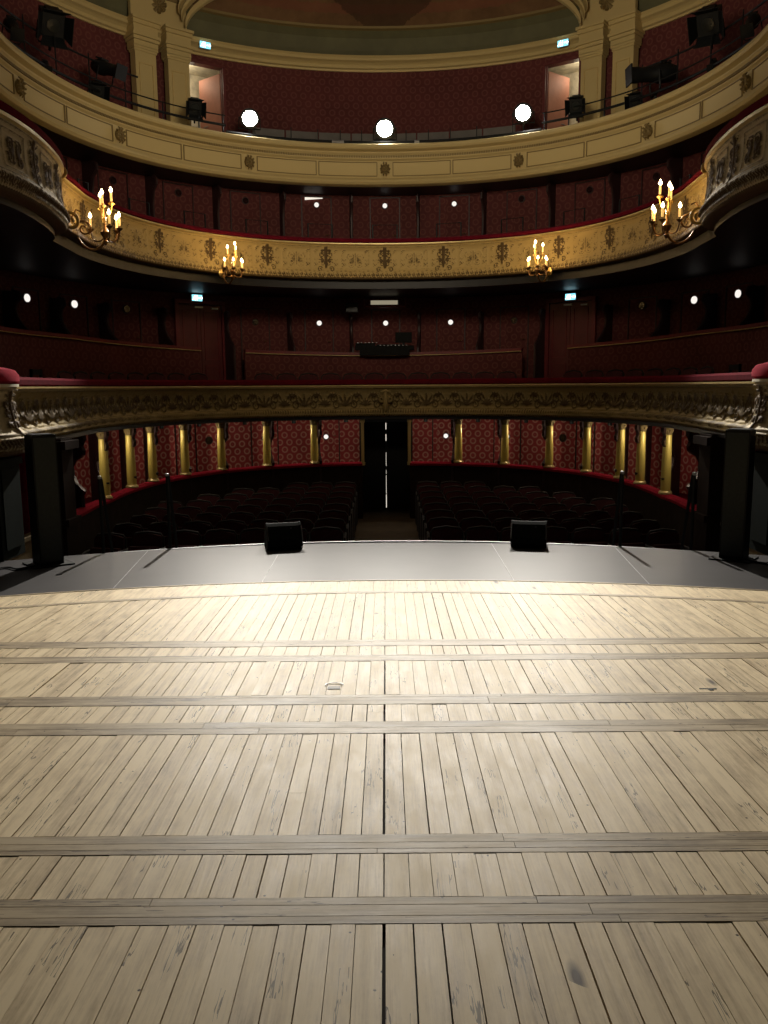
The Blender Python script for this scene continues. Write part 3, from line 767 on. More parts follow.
def partition(name, th, r_wall, z0, z1, prof, label, grp, t=.05, mat=None, slant=None):
    """prof: front edge (depth from wall, height fraction) from the top down"""
    hgt = z1-z0; poly = [(0, z0), (0, z1)]+[(-d, z0+f*hgt) for d, f in prof]
    # local x: outward, local y: thickness
    rz = facing(th)+math.pi/2
    base = P(th, r_wall)
    if slant:
        f = P(th-math.copysign(1.7, th), 5.12); u = Vector((f.x, f.y, 0)).normalized(); n_ = (P(th, 6)-P(th, 5)).normalized()
        d = (u*(1-slant)+n_*slant).normalized(); Ls = 1.0
        for k in range(200):
            Ls = .5+k*.01; q = f+d*Ls
            if abs(th) <= 90 and q.y >= CY and math.hypot(q.x, q.y-CY) > r_wall-.05: break
            if Ls > 1.0: break
        base = f+d*Ls; rz = math.atan2(d.y, d.x); prof = [(a/1.38*Ls, b) for a, b in prof]
    mb = MB(); mt = Matrix.Translation((base.x, base.y, 0)) @ Matrix.Rotation(rz, 4, 'Z')
    mb.prism((poly, t), mt)
    # moulded front edge
    edge = [mt @ Vector((-d, 0, z0+f*hgt)) for d, f in prof]
    o = mb.build(name, mat or M['partition'], origin=(base.x, base.y, z0)); tag(o, label, 'partition', grp)
    m2 = MB(); m2.tube(edge, t*.7, 6); e = m2.build('edge_moulding', M['partition'] if mat is None else mat, o, True); e.location = (-base.x, -base.y, -z0)
    return o
S_curve = [(.30, .98), (.42, .95), (.42, .90), (.30, .85), (.24, .72), (.26, .55), (.34, .40), (.50, .26), (.74, .15), (1.1, .08), (1.3, .05), (1.3, 0)]
def side(th): return 'left' if th < 0 else 'right'
nth = ['', 'first', 'second', 'third', 'fourth', 'fifth', 'sixth', 'seventh', 'eighth']
st_prof = [(1.46, 1.0), (1.46, .95), (1.36, .92), (1.28, .88), (1.40, .83), (1.36, .78), (1.15, .74), (.75, .68), (.55, .60), (.60, .50), (.85, .42), (1.30, .37), (1.15, .30), (1.15, 0)]
for th, _ in cols+[(-96, 1), (96, 1)]:
    z0 = -.55; n = sum(1 for t, _ in cols+[(-96, 1), (96, 1)] if abs(t) <= abs(th) and t*th > 0)
    partition('box_partition', th, 6.48, z0, .90, st_prof, 'dark scalloped partition behind the %s stalls column %s of the doors' % (nth[n], side(th)), 'stalls box partitions', slant=.22)
for th in (-78.2, -67.3, -57, -45, -32.2, -19.5, -7, 7, 19.6, 31.9, 45, 56.7, 66.7, 77.5):
    n = sum(1 for t in (7, 19.5, 32, 45, 57, 67, 76) if t <= abs(th)+1)
    pr = [(.20, .99), (.34, .97), (.36, .92), (.27, .87), (.23, .80), (.26, .71), (.34, .63), (.46, .56), (.58, .51), (.60, .48), (.60, 0)]
    partition('box_partition', th, 7.09, 1.75, 3.42 if abs(th) > 40 else 3.42, pr, 'dark S-curved partition in the first balcony, %s %s of its centre box' % (nth[n], side(th)), 'first balcony partitions')
for th in (-84, -71.5, -58.7, -46.2, -33.3, -20.4, -6.7, 6.8, 19.9, 33.2, 45.7, 58, 71.5, 84):
    n = sum(1 for t in (7, 20.5, 33.5, 46.5, 59, 72, 84) if t <= abs(th)+1)
    partition('box_partition', th, 7.09, 3.98, 6.24, S_curve, 'dark red curved partition in the middle balcony, %s %s of its centre box' % (nth[n], side(th)), 'middle balcony partitions')

# ---------------------------------------------------------------- circle tier parapet
def tierz(th): return 2.44+.22*min(1, abs(th)/70)**1.5
for a, b, lab in ((-140, -39.8, 'left curved wallpapered parapet in the first balcony with red top rail'), (-30.2, 29.4, 'central wallpapered parapet in the first balcony below the lighting desk'), (39.3, 140, 'right curved wallpapered parapet in the first balcony with red top rail')):
    n = 50; pts = []
    for k in range(n+1):
        th = a+(b-a)*k/n; p = P(th, 6.4); p.z = tierz(th); pts.append(p)
    root = empty('tier_parapet'); tag(root, lab, 'parapet', 'first balcony tier parapets')
    mb = MB(); sweep(mb, pts, [(0, -1.6), (0, 0), (-.06, 0), (-.06, -1.6)], True); mb.build('panel', M['paper'], root, fix=False)
    mb = MB(); sweep(mb, pts, [(.03, -.07), (.05, -.05), (.05, .01), (-.10, .02), (-.10, -.04)], True); mb.build('top_rail', M['redtrim'], root, fix=False)
    mb = MB(); sweep(mb, pts, [(.045, -.075), (.06, -.07), (.06, -.06), (.045, -.055)], True); mb.build('gilt_line', M['goldlight'], root, fix=False)

# ---------------------------------------------------------------- doors with portholes
dn = [0]
def disc(r, t, n=20, mt=None):
    mb = MB(); mb.lathe([(0, -t/2), (r, -t/2), (r, t/2), (0, t/2)], n=n, mt=Matrix.Rotation(R(90), 3, 'X')); return mb
def box_door(th, r, z0, z1, w, zp, lit, rp=.065):
    dn[0] += 1
    p = P(th, r-.0); root = empty('door_%d' % dn[0], (p.x, p.y, z0), facing(th)); struct(root, 'wallpapered box door with %s round window' % ('lit' if lit else 'dark'))
    h = z1-z0; mb = MB()
    for x in (-w/2, w/2): mb.box((x, -.02, h/2), (.025, .03, h))
    mb.box((0, -.02, h), (w+.025, .03, .025)); mb.build('door_frame', M['partition'], root)
    mb = MB(); i = 0
    mb.quad([(-w/2, -.012, 0), (w/2, -.012, 0), (w/2, -.012, h), (-w/2, -.012, h)], [(-w/2, 0), (w/2, 0), (w/2, h), (-w/2, h)])
    mb.build('door_leaf', M['paper'] if z0 > .5 else M['paper_box'], root, fix=False)
    if zp is None: return
    o = disc(rp+.02, .02).build('porthole_rim', M['partition'], root); o.location = (0, -.03, zp-z0)
    o = disc(rp, .02).build('round_window', M['port'] if lit else M['portdark'], root); o.location = (0, -.045, zp-z0)
    mb = MB(); mb.tube([(w/2-.08, -.03, 1.0), (w/2-.08, -.07, 1.0), (w/2-.15, -.07, 1.0)], .01, 6); mb.build('door_handle', M['bronze'], root)
for th, lit in ((0.1, 1), (-13.4, 1), (13.8, 1), (-27.2, 0), (26.9, 0), (-40.1, 0), (40.0, 0), (-52.8, 0), (53, 0), (-65, 0), (65, 0), (-77.5, 0), (77.5, 0)):
    box_door(th, 7.1, 4.3, 6.19, .72, 6.0, lit, .055 if abs(th) < 20 else .065)
for th, lit in ((.1, 1), (-13.3, 1), (13.2, 1), (-62.4, 1), (62.1, 1), (-72.9, 1), (71.8, 1), (-51.5, 0), (51.2, 0), (-26, 0), (25.8, 0)):
    box_door(th, 7.1, 1.75, 3.52, .70, 3.20 if abs(th) < 40 else 3.35, lit, .075 if abs(th) > 40 else .06)
for th, lit in ((-13.1, 1), (13.1, 1), (-26.3, 1), (26.3, 1), (-38.3, 0), (38.3, 0), (-48.4, 0), (48, 0), (-58.5, 0), (58.5, 0)):
    box_door(th, 6.5, -.55, .86, .66, .43 if abs(th) < 40 else None, lit, .055 if lit else .075)
# double red exit doors of the first balcony
for th, s in ((-37.1, -1), (37.2, 1)):
    dn[0] += 1; p = P(th, 7.0); root = empty('door_%d' % dn[0], (p.x, p.y, 1.2), facing(th)); struct(root, 'red panelled double door under the exit sign')
    mb = MB()
    for x in (-.58, .58): mb.box((x, 0, 1.2), (.09, .10, 2.4))
    mb.box((0, 0, 2.40), (1.25, .10, .09)); mb.build('door_frame', M['redtrim'], root)
    for k in (-1, 1):
        mb = MB(); mb.box((k*.265, .01, 1.17), (.52, .05, 2.33))
        lf = mb.build('door_leaf', M['reddoor'], root)
        mb = MB()
        for z, h in ((.55, .8), (1.65, 1.1)):
            for x in (-.17, .17): mb.box((k*.265+x, -.025, z), (.02, .02, h))
            for q in (-h/2, h/2): mb.box((k*.265, -.025, z+q), (.36, .02, .02))
        mb.build('panel_moulding', M['redtrim'], lf)
    mb = MB(); mb.box((-.05, -.05, 2.29), (.2, .05, .04)).box((.35, -.05, 2.27), (.16, .04, .03)); mb.build('door_closer', M['steel'], root)
# central black stalls doors with light showing through the gap
dn[0] += 1; p = P(0, 6.5); root = empty('door_%d' % dn[0], (0, p.y, SF)); struct(root, 'tall black double doors at the end of the centre aisle')
for k in (-1, 1):
    mb = MB(); mb.box((k*.308, -.03, 1.09), (.60, .05, 2.18)); lf = mb.build('door_leaf', M['blackdoor'], root)
    mb = MB(); mb.tube([(k*.05, -.06, .95), (k*.05, -.10, .97), (k*.05, -.10, 1.12), (k*.05, -.06, 1.14)], .012, 6); mb.build('door_handle', M['black'], lf)
mb = MB()
for z, h, w in ((.2, .33, .016), (.62, .46, .009), (.93, .1, .006), (1.25, .34, .008), (1.79, .16, .020), (2.07, .16, .016)): mb.box((0, .01, z), (w, .02, h))
mb.build('light_gap', M['gap'], root)
mb = MB()
for x in (-.63, .63): mb.box((x, -.02, 1.1), (.05, .12, 2.2))
mb.build('door_frame', M['blackdoor'], root)
# middle balcony: door left ajar, its leaking light drawn as glowing quads
mb = MB(); p = P(-15.7, 7.04); q = P(-12.2, 7.04)
mb.quad([(p.x, p.y, 6.10), (p.x, p.y, 6.165), (q.x, q.y, 6.165), (q.x, q.y, 6.145)])
mb.quad([(p.x, p.y, 4.9), (p.x+.015, p.y, 4.9), (p.x+.015, p.y, 5.08), (p.x, p.y, 5.08)])
struct(mb.build('door_gap_glow', M['gap'], fix=False), 'bright wedge of light above a box door left ajar')

# gallery doors (open leaf, lit corridor behind)
for th, s in ((-32.15, -1), (32.4, 1)):
    dn[0] += 1; p = P(th, 7.7); root = empty('door_%d' % dn[0], (p.x, p.y, 6.9), facing(th)); struct(root, 'open gallery door showing a pale corridor')
    w = .41
    mb = MB()
    for x in (-w-.03, w+.03): mb.box((x, .03, 1.1), (.06, .2, 2.2))
    mb.box((0, .03, 2.2), (w*2+.12, .2, .05)); mb.build('door_frame', M['reddoor'], root)
    mb = MB()
    mb.box((0, 1.35, 1.0), (2.6, .05, 3.0)); mb.box((0, .75, 2.42), (2.6, 1.3, .05)); mb.box((-1.28, .75, 1), (.05, 1.3, 3)); mb.box((1.28, .75, 1), (.05, 1.3, 3))
    mb.build('corridor_wall', M['cream'], root)
    lf = empty('door_leaf', (-s*(-w)*1.0, .10, 0), 0); lf.parent = root
    lf.rotation_euler = (0, 0, R(-s*62+(180 if s > 0 else 0)) if False else 0)
    # leaf hinged on the side nearer the middle of the hall, swung outwards into the corridor
    hx = -s*w; ang = R(70)
    dx, dy = s*math.cos(ang)*.74, math.sin(ang)*.74
    mb = MB(); mb.box((hx+dx/2, .12+dy/2, 1.05), (.74, .04, 2.1), math.atan2(dy, dx)); m_ = mb.build('door_panel', M['pink'], root)
    bpy.data.objects.remove(lf)
    mb = MB(); mb.tube([(hx+dx*.9, .06+dy*.9, 1.0), (hx+dx*.9, .02+dy*.9, 1.0), (hx+dx*.75, .02+dy*.75, 1.0)], .012, 6); mb.build('door_handle', M['steel'], m_)
    l = bpy.data.lights.new('corridor_light', 'POINT'); l.energy = 9; l.color = (1, .85, .62); l.shadow_soft_size = .15
    lo = bpy.data.objects.new('corridor_light', l); COL.objects.link(lo); lo.parent = root; lo.location = (s*.2, .75, 2.1)

# ---------------------------------------------------------------- pilasters of the gallery
def pilaster():
    root = empty('gallery_pilaster')
    mb = MB(); mb.box((0, 0, 1.35), (.50, .22, 2.5)); mb.build('shaft', M['gold3'], root)
    mb = MB()
    for x in (-.16, .16): mb.box((x, -.115, 1.42), (.018, .02, 1.75))
    for z in (.545, 2.295): mb.box((0, -.115, z), (.338, .02, .018))
    mb.build('panel_frame', M['goldlight'], root)
    mb = MB()
    for z, w, d, h in ((2.56, .54, .26, .05), (2.61, .58, .30, .05), (2.69, .58, .32, .10), (2.78, .62, .38, .07), (2.85, .66, .44, .06)): mb.box((0, 0, z), (w, d, h))
    mb.build('capital', M['gold3'], root)
    mb = MB(); mb.box((0, 0, .05), (.56, .28, .3)); mb.build('base', M['gold3'], root)
    # entablature block above
    mb = MB()
    for z, w, d, h in ((2.97, .58, .34, .20), (3.10, .63, .42, .08), (3.17, .68, .50, .06)): mb.box((0, 0, z), (w, d, h))
    mb.build('entablature_block', M['gold3'], root)
    return root
pp = pilaster()
for k, (th, nm) in enumerate(((-44.0, 'outer pilaster of the left pair in the gallery'), (-38.0, 'inner pilaster beside the left gallery door'), (38.6, 'inner pilaster beside the right gallery door'), (44.4, 'outer pilaster of the right pair in the gallery'))):
    o = pp if k == 0 else copy_tree(pp)
    o.location = P(th, 7.45, 6.38); o.rotation_euler = (0, 0, facing(th))
    tag(o, 'panelled cream gold '+nm, 'pilaster', 'gallery pilasters')

# ---------------------------------------------------------------- exit signs
def exit_sign(th, r, z, lab):
    p = P(th, r); root = empty('exit_sign', (p.x, p.y, z), facing(th)); tag(root, lab, 'exit sign', 'lit exit signs')
    MB().box((0, 0, 0), (.27, .05, .155)).build('housing', M['steel'], root)
    MB().box((0, -.028, 0), (.25, .01, .135)).build('lit_face', M['exitface'], root)
    mb = MB()     # running figure, door and arrow
    mb.tube([(-.055, -.036, .05), (-.05, -.036, .05)], .014, 6)
    mb.tube([(-.06, -.036, .03), (-.075, -.036, -.01)], .012, 5); mb.tube([(-.075, -.036, -.01), (-.045, -.036, -.03), (-.055, -.036, -.06)], .008, 5)
    mb.tube([(-.075, -.036, -.01), (-.10, -.036, -.04), (-.12, -.036, -.04)], .008, 5); mb.tube([(-.09, -.036, .0), (-.065, -.036, .025), (-.03, -.036, .01)], .007, 5)
    mb.box((-.005, -.036, 0), (.012, .006, .12)).box((.07, -.036, 0), (.07, .006, .02))
    mb.prism(([(.10, .035), (.135, 0), (.10, -.035)], .006), Matrix.Translation((0, -.036, 0)))
    mb.build('pictogram', M['exitmark'], root)
exit_sign(-32.6, 7.5, 9.44, 'lit pale blue exit sign above the left gallery door'); exit_sign(32.9, 7.5, 9.42, 'lit pale blue exit sign above the right gallery door')
exit_sign(-37.9, 6.93, 3.69, 'lit pale blue exit sign over the left red double door'); exit_sign(37.4, 6.93, 3.66, 'lit pale blue exit sign over the right red double door')

# ---------------------------------------------------------------- candle brackets
def bracket(big):
    root = empty('candle_bracket')
    k = 1.0 if big else .92
    # local: -y towards the hall, origin at hub centre
    mb = MB(); mb.lathe([(0, -.20), (.02, -.19), (.035, -.15), (.02, -.12), (.05, -.07), (.065, -.03), (.04, .0), (.02, .04), (.015, .16), (.03, .18), (.012, .20), (.012, .30), (.03, .32), (0, .36)], n=14); mb.build('stem', M['bronze'], root, True)
    # wall arm: dips from the hub, swings to the wall and ends in a volute
    arm = [(0, 0, -.12), (0, .06, -.22), (0, .16, -.27), (0, .28, -.23), (0, .36, -.12), (0, .38, -.02)]
    arm = [tuple(v) for v in catmull([Vector(a) for a in arm], 5)]
    vol = [(0, .27+a, .0+b) for a, b in spiral(0, 0, .115, .02, 0, 1.5, 30)]
    mb = MB(); mb.tube(arm, .018, 8); mb.tube(vol, [.018-.010*i/len(vol) for i in range(len(vol))], 8)
    mb.tube([(0, .38, .04), (0, .42, .14), (0, .36, .24), (0, .30, .22)], .012, 6)
    mb.build('wall_arm', M['bronze'], root, True)
    mb = MB(); mb.lathe([(0, 0), (.09, .0), (.10, .02), (.05, .05), (0, .06)], n=14, mt=Matrix.Rotation(R(90), 3, 'X')); o = mb.build('wall_plate', M['brass'], root, True); o.location = (0, .44, -.02)
    lows = [(math.cos(R(a))*.225*k, math.sin(R(a))*.20*k, .02) for a in (-170, -115, -60, -10, 60)]
    ups = [(math.cos(R(a))*.105*k, math.sin(R(a))*.105*k, .30 if i else .36) for i, a in enumerate((-90, 165, 15))]
    for (x, y, z) in lows+ups:
        a0 = Vector((x*.15, y*.15, z-.08 if z < .2 else z-.16)); 
        pts = catmull([Vector((0, 0, z-.10 if z < .2 else z-.22)), Vector((x*.35, y*.35, z-.16 if z < .2 else z-.20)), Vector((x*.8, y*.8, z-.15 if z < .2 else z-.12)), Vector((x, y, z-.04))], 5)
        mb = MB(); mb.tube([tuple(v) for v in pts], .010, 6); ar = mb.build('branch', M['bronze'] if z < .2 else M['brass'], root, True)
        mb = MB(); mb.lathe([(.006, -.05), (.012, -.035), (.045, -.01), (.048, 0), (.014, -.005), (.016, .03), (.0, .03)], (x, y, z), 12); mb.build('drip_cup', M['brass'] if z > .2 else M['bronze'], ar, True)
        cd = MB().lathe([(.015, .0), (.0145, .13), (.0, .135)], (x, y, z+.01), 10).build('candle', M['candle'], root, True)
        MB().lathe([(.0, .0), (.020, .014), (.024, .032), (.014, .058), (0, .082)], (x, y, z+.145), 10).build('flame', M['flame'], cd, True)
    return root
bk = bracket(True)
specs = [(-95.0, 4.09, 4.46, 'large eight-candle gilt bracket lit beside the left stage box', 1.15, 28), (-42.4, 3.98, 4.44, 'lit eight-candle bracket on the middle balcony, towards its left bend', .95, 24),
         (42.7, 3.97, 4.44, 'lit eight-candle bracket on the middle balcony, towards its right bend', .95, 24), (97.0, 4.10, 4.46, 'large eight-candle gilt bracket lit beside the right stage box', 1.15, 28)]
for k, (th, z, rr, lab, sc, en) in enumerate(specs):
    o = bk if k == 0 else copy_tree(bk)
    o.location = P(th, rr, z+.03); o.rotation_euler = (0, 0, facing(th)+(R(25) if abs(th) > 90 and th < 0 else R(-25) if th > 90 else 0)); o.scale = (sc,)*3
    tag(o, lab, 'candle bracket', 'candle brackets on the middle balcony')
    for dz, rad in ((.30, .0),):
        l = bpy.data.lights.new('candle_glow', 'POINT'); l.energy = en*.5; l.color = (1, .62, .24); l.shadow_soft_size = .16
        lo = bpy.data.objects.new('candle_glow', l); COL.objects.link(lo); p = P(th, rr-.28, z+dz); lo.location = p

# ---------------------------------------------------------------- gallery lamps, rails and spotlights
def aim(o, target):
    d = Vector(target)-o.location; o.rotation_euler = d.to_track_quat('Y', 'Z').to_euler()   # local +y looks at the target
def fixture(long=True):
    root = empty('stage_spotlight')
    if long:
        mb = MB(); mt = Matrix.Rotation(R(-90), 3, 'X')
        mb.lathe([(0, -.30), (.09, -.30), (.12, -.22), (.13, -.05), (.105, .0), (.095, .20), (.105, .24), (.105, .34), (.09, .34), (.085, .30)], n=16, mt=mt)
        for z in (-.20, -.14, -.08): mb.box((0, z, .13), (.16, .03, .03))
        mb.build('body', M['black'], root, True)
        mb = MB(); mb.box((0, .36, 0), (.24, .02, .24)); mb.build('gel_frame', M['black'], root)
    else:
        mb = MB(); mb.box((0, 0, 0), (.30, .24, .30)).box((0, -.14, 0), (.20, .06, .22)).box((0, 0, .165), (.18, .16, .03)); mb.build('body', M['black'], root)
        for a in range(4):
            t = a*math.pi/2; mt = Matrix.Rotation(t, 4, 'Y')
            mb = MB(); c = [mt @ Vector(v) for v in ((-.13, .12, .14), (.13, .12, .14), (.18, .28, .22), (-.18, .28, .22))]
            d = [mt @ Vector(v) for v in ((-.13, .12, .148), (.13, .12, .148), (.18, .28, .228), (-.18, .28, .228))]
            i = 0; mb.v += [tuple(v) for v in c+d]; mb.f += [(0, 1, 2, 3), (7, 6, 5, 4), (0, 4, 5, 1), (1, 5, 6, 2), (2, 6, 7, 3), (3, 7, 4, 0)]
            mb.build('barn_door', M['black'], root)
    mb = MB(); mb.lathe([(0, -.01), (.085, -.01), (.085, .01), (0, .015)], n=16, mt=Matrix.Rotation(R(-90), 3, 'X')); o = mb.build('lens', M['blackgloss'], root, True); o.location = (0, .30 if long else .125, 0)
    mb = MB(); mb.tube([(-.17, 0, 0), (-.18, 0, -.22), (-.14, 0, -.27), (.14, 0, -.27), (.18, 0, -.22), (.17, 0, 0)], .013, 6); mb.tube([(0, 0, -.27), (0, 0, -.36)], .02, 6); mb.build('yoke', M['black'], root)
    return root
fa, fb = fixture(True), fixture(False)
used = {id(fa): 0, id(fb): 0}
sp = [(-69.4, 8.28, fb, 1.35, 'big black barn-door spotlight high above the left gallery rail'), (-57.2, 7.93, fa, 1.15, 'long black profile spotlight in the left gallery beside the pilasters'),
      (-59.7, 7.44, fb, .9, 'small black spotlight low on the left gallery rail'), (-38.8, 7.70, fb, .95, 'black spotlight hanging in front of the left gallery door'),
      (-79.5, 7.75, fa, .9, 'black profile spotlight at the near end of the left gallery rail'), (-71.5, 7.45, fa, .55, 'short black spotlight lying low behind the left gallery front'),
      (68.2, 8.27, fb, 1.35, 'big black barn-door spotlight high above the right gallery rail'), (56.0, 7.80, fa, 1.45, 'largest black profile spotlight in the right gallery beside the pilasters'),
      (52.0, 7.44, fb, .8, 'small black spotlight low on the right gallery rail'), (39.6, 7.68, fb, .95, 'black spotlight hanging in front of the right gallery door'),
      (79.0, 7.75, fa, .9, 'black profile spotlight at the near end of the right gallery rail'), (69.5, 7.47, fa, .55, 'short black spotlight lying low behind the right gallery front')]
for th, z, proto, sc, lab in sp:
    o = proto if used[id(proto)] == 0 else copy_tree(proto); used[id(proto)] += 1
    o.location = P(th, 6.42, z); aim(o, (-6, 17, 6.9) if th == 56.0 else (3, 13, 4.5) if th == -57.2 else (0, 7, 0)); o.scale = (sc,)*3; tag(o, lab, 'spotlight', 'unlit black stage spotlights')
# rails
def pipe_run(t0, t1, r, z, rad, n): return [P(t0+(t1-t0)*k/n, r, z+0*k) for k in range(n+1)]
for s, sd in ((-1, 'left'), (1, 'right')):
    root = empty('lighting_rail'); tag(root, 'black scaffold lighting rails along the %s gallery bend' % sd, 'lighting rail', 'gallery lighting rails')
    MB().tube(pipe_run(s*90, s*33, 6.32, 7.60, .018, 50), .014, 6).build('top_pipe', M['black'], root, True)
    MB().tube(pipe_run(s*90, s*33, 6.32, 7.40, .03, 50), .028, 8).build('main_pipe', M['black'], root, True)
    MB().tube(pipe_run(s*90, s*50, 6.5, 8.02, .03, 40), .020, 8).build('upper_pipe', M['black'], root, True)
    for th in (33.5, 38.5, 46, 54, 62, 70, 78, 88):
        p = P(s*th, 6.32); MB().tube([(p.x, p.y, 7.14), (p.x, p.y, 7.62 if th < 50 else 8.02)], .014, 6).build('post', M['black'], root)
root = empty('lighting_rail'); tag(root, 'black horizontal lighting rail with slim posts across the middle of the gallery', 'lighting rail', 'gallery lighting rails')
MB().tube(pipe_run(-33, 33, 6.30, 7.26, .03, 40), .032, 8).build('main_pipe', M['black'], root, True)
MB().tube(pipe_run(-33, 33, 6.34, 7.18, .03, 40), .022, 8).build('lower_pipe', M['black'], root, True)
MB().tube(pipe_run(-11, -8.5, 6.28, 7.25, .03, 4), .040, 8).build('clamp', M['steel'], root, True)
MB().tube(pipe_run(6.5, 7.5, 6.28, 7.25, .03, 4), .042, 8).build('clamp', M['steel'], root, True)
for th in (-27, -19.5, -13.9, -9.2, -4.7, 4.7, 9.4, 14, 19.5, 27): p = P(th, 6.30); MB().tube([(p.x, p.y, 7.1), (p.x, p.y, 7.52)], .010, 6).build('post', M['black'], root)
# grey screen behind
mb = MB(); 
for k in range(8):
    a = -26+52*k/8; sweep(mb, path(a+.15, a+6.35, 6.9, 5), [(0, 6.4), (0, 7.62), (-.03, 7.62), (-.03, 6.4)], True)
o = mb.build('canvas_screen', M['greyscreen'], fix=False); tag(o, 'low grey canvas screen behind the central gallery rail', 'screen')
# flood lamps
def flood():
    root = empty('flood_lamp')
    mb = MB(); mb.lathe([(0, -.20), (.06, -.20), (.09, -.14), (.12, -.02), (.155, .05), (.16, .07), (.145, .07)], n=20, mt=Matrix.Rotation(R(-90), 3, 'X')); mb.build('body', M['black'], root, True)
    mb = MB(); mb.lathe([(0, .085), (.09, .080), (.15, .06), (.15, .045), (0, .045)], n=24, mt=Matrix.Rotation(R(-90), 3, 'X')); mb.build('lens', M['lamp'], root, True)
    mb = MB(); mb.tube([(-.17, 0, 0), (-.18, 0, -.18), (.18, 0, -.18), (.17, 0, 0)], .012, 6); mb.tube([(0, 0, -.18), (0, 0, -.30)], .018, 6); mb.build('yoke', M['black'], root)
    return root
fl = flood()
for k, (th, z, lab, en) in enumerate(((-28.2, 7.62, 'left of the three blazing white flood lamps on the gallery front', 8800), (.2, 7.57, 'centre of the three blazing white flood lamps on the gallery front', 6200), (29.3, 7.68, 'right of the three blazing white flood lamps on the gallery front', 8800))):
    o = fl if k == 0 else copy_tree(fl)
    o.location = P(th, 6.25, z); aim(o, (0, 6.6, -.2)); tag(o, lab, 'flood lamp', 'lit flood lamps')
    o.scale = (1.5,)*3 if k == 1 else (1.35,)*3
    l = bpy.data.lights.new('flood_beam', 'SPOT'); l.energy = en; l.color = (1, .94, .835); l.shadow_soft_size = .10
    l.spot_size = R(31); l.spot_blend = 1.0
    lo = bpy.data.objects.new('flood_beam', l); COL.objects.link(lo)
    d = (Vector(((-3.1, 0, 3.1)[k], 7.7, -.2))-o.location).normalized(); lo.location = o.location+d*.16
    lo.rotation_euler = d.to_track_quat('-Z', 'Y').to_euler()

# ---------------------------------------------------------------- middle balcony hand rails (dark frames behind the cushion)
for th, w, d in ((-77.7, .30, 0), (-45.4, .5, 0), (-30.4, .5, 0), (-15.4, .55, 0), (.1, .55, 0), (15.4, .55, 0), (30.4, .5, 0), (45.4, .5, 0), (60, .5, 0), (77.7, .3, 0), (-60, .5, 0)):
    p = P(th, 5.38); mb = MB(); mb.tube([(-w/2, 0, -.9), (-w/2, 0, .0), (w/2, 0, 0), (w/2, 0, -.9)], .019, 6)
    rt = mb.build('hand_rail', M['black']); rt.location = (p.x, p.y, 5.24); rt.rotation_euler = (0, 0, facing(th))
    wh = {True: 'left', False: 'right'}[th < 0]
    nn = {0: 'centre box', 15: 'first box', 30: 'second box', 45: 'third box', 60: 'fourth box', 77: 'outermost box'}[int(abs(th))]
    tag(rt, 'thin black hand rail behind the middle balcony cushion, %s%s' % (nn, '' if abs(th) < 1 else ' %s of centre' % wh), 'hand rail', 'middle balcony hand rails')

# ---------------------------------------------------------------- lighting desk in the circle
root = empty('lighting_desk', (0, 20.42, 2.42)); tag(root, 'long black lighting desk on the central first balcony parapet', 'lighting desk')
mb = MB(); mb.box((-.02, 0, .14), (1.42, .30, .10)).box((-.02, -.05, .03), (1.2, .22, .14)); mb.build('desk_body', M['wedgeblack'], root)
mb = MB(); mb.box((-.48, .0, .21), (.48, .26, .09)).box((.12, 0, .20), (.66, .22, .04)); mb.build('fader_panel', M['wedgeblack'], root)
mb = MB()
for k in range(14): mb.box((-.66+k*.09, -.10, .198 if k > 5 else .262), (.03, .03, .012))
mb.build('faders', M['steel'], root); mb = None
root = empty('computer_monitor', (.44, 20.35, 2.60)); tag(root, 'black flat monitor standing at one end of the lighting desk', 'monitor')
MB().box((0, 0, .20), (.40, .04, .25)).build('screen', M['wedgeblack'], root); MB().box((0, .01, .03), (.06, .04, .12)).box((0, 0, 0), (.2, .14, .02)).build('stand', M['black'], root)
mb = MB(); mb.box((0, 20.62, 3.545), (1.02, .22, .035)); o = mb.build('booth_shelf', M['redtrim'], origin=(0, 20.62, 3.53)); tag(o, 'dark red shelf above the lighting desk', 'shelf')
for s in (-1, 1):
    MB().box((s*.5, 20.66, 3.67), (.03, .15, .25)).build('bracket', M['redtrim'], o).location = (0, -20.62, -3.53)
mb = MB(); mb.box((-.02, 20.58, 3.645), (.66, .14, .085)); o = mb.build('strip_light', emit('dim_tube', (1, .86, .6), .28), origin=(0, 20.58, 3.56)); tag(o, 'dim cream strip light lying on the shelf over the lighting desk', 'strip light')
for s in (-1, 1): MB().box((s*.335-.02, 20.58, 3.645), (.02, .15, .095)).build('end_cap', M['steel'], o).location = (0, -20.58, -3.56)
mb = MB(); mb.box((-.80, 20.55, 3.52), (.30, .20, .22)); o = mb.build('loudspeaker', M['black'], origin=(-.8, 20.55, 3.41)); tag(o, 'small black loudspeaker hung left of the strip light', 'loudspeaker')
MB().box((-.80, 20.445, 3.52), (.26, .01, .18)).build('grille', M['blackgloss'], o).location = (.8, -20.55, -3.41)

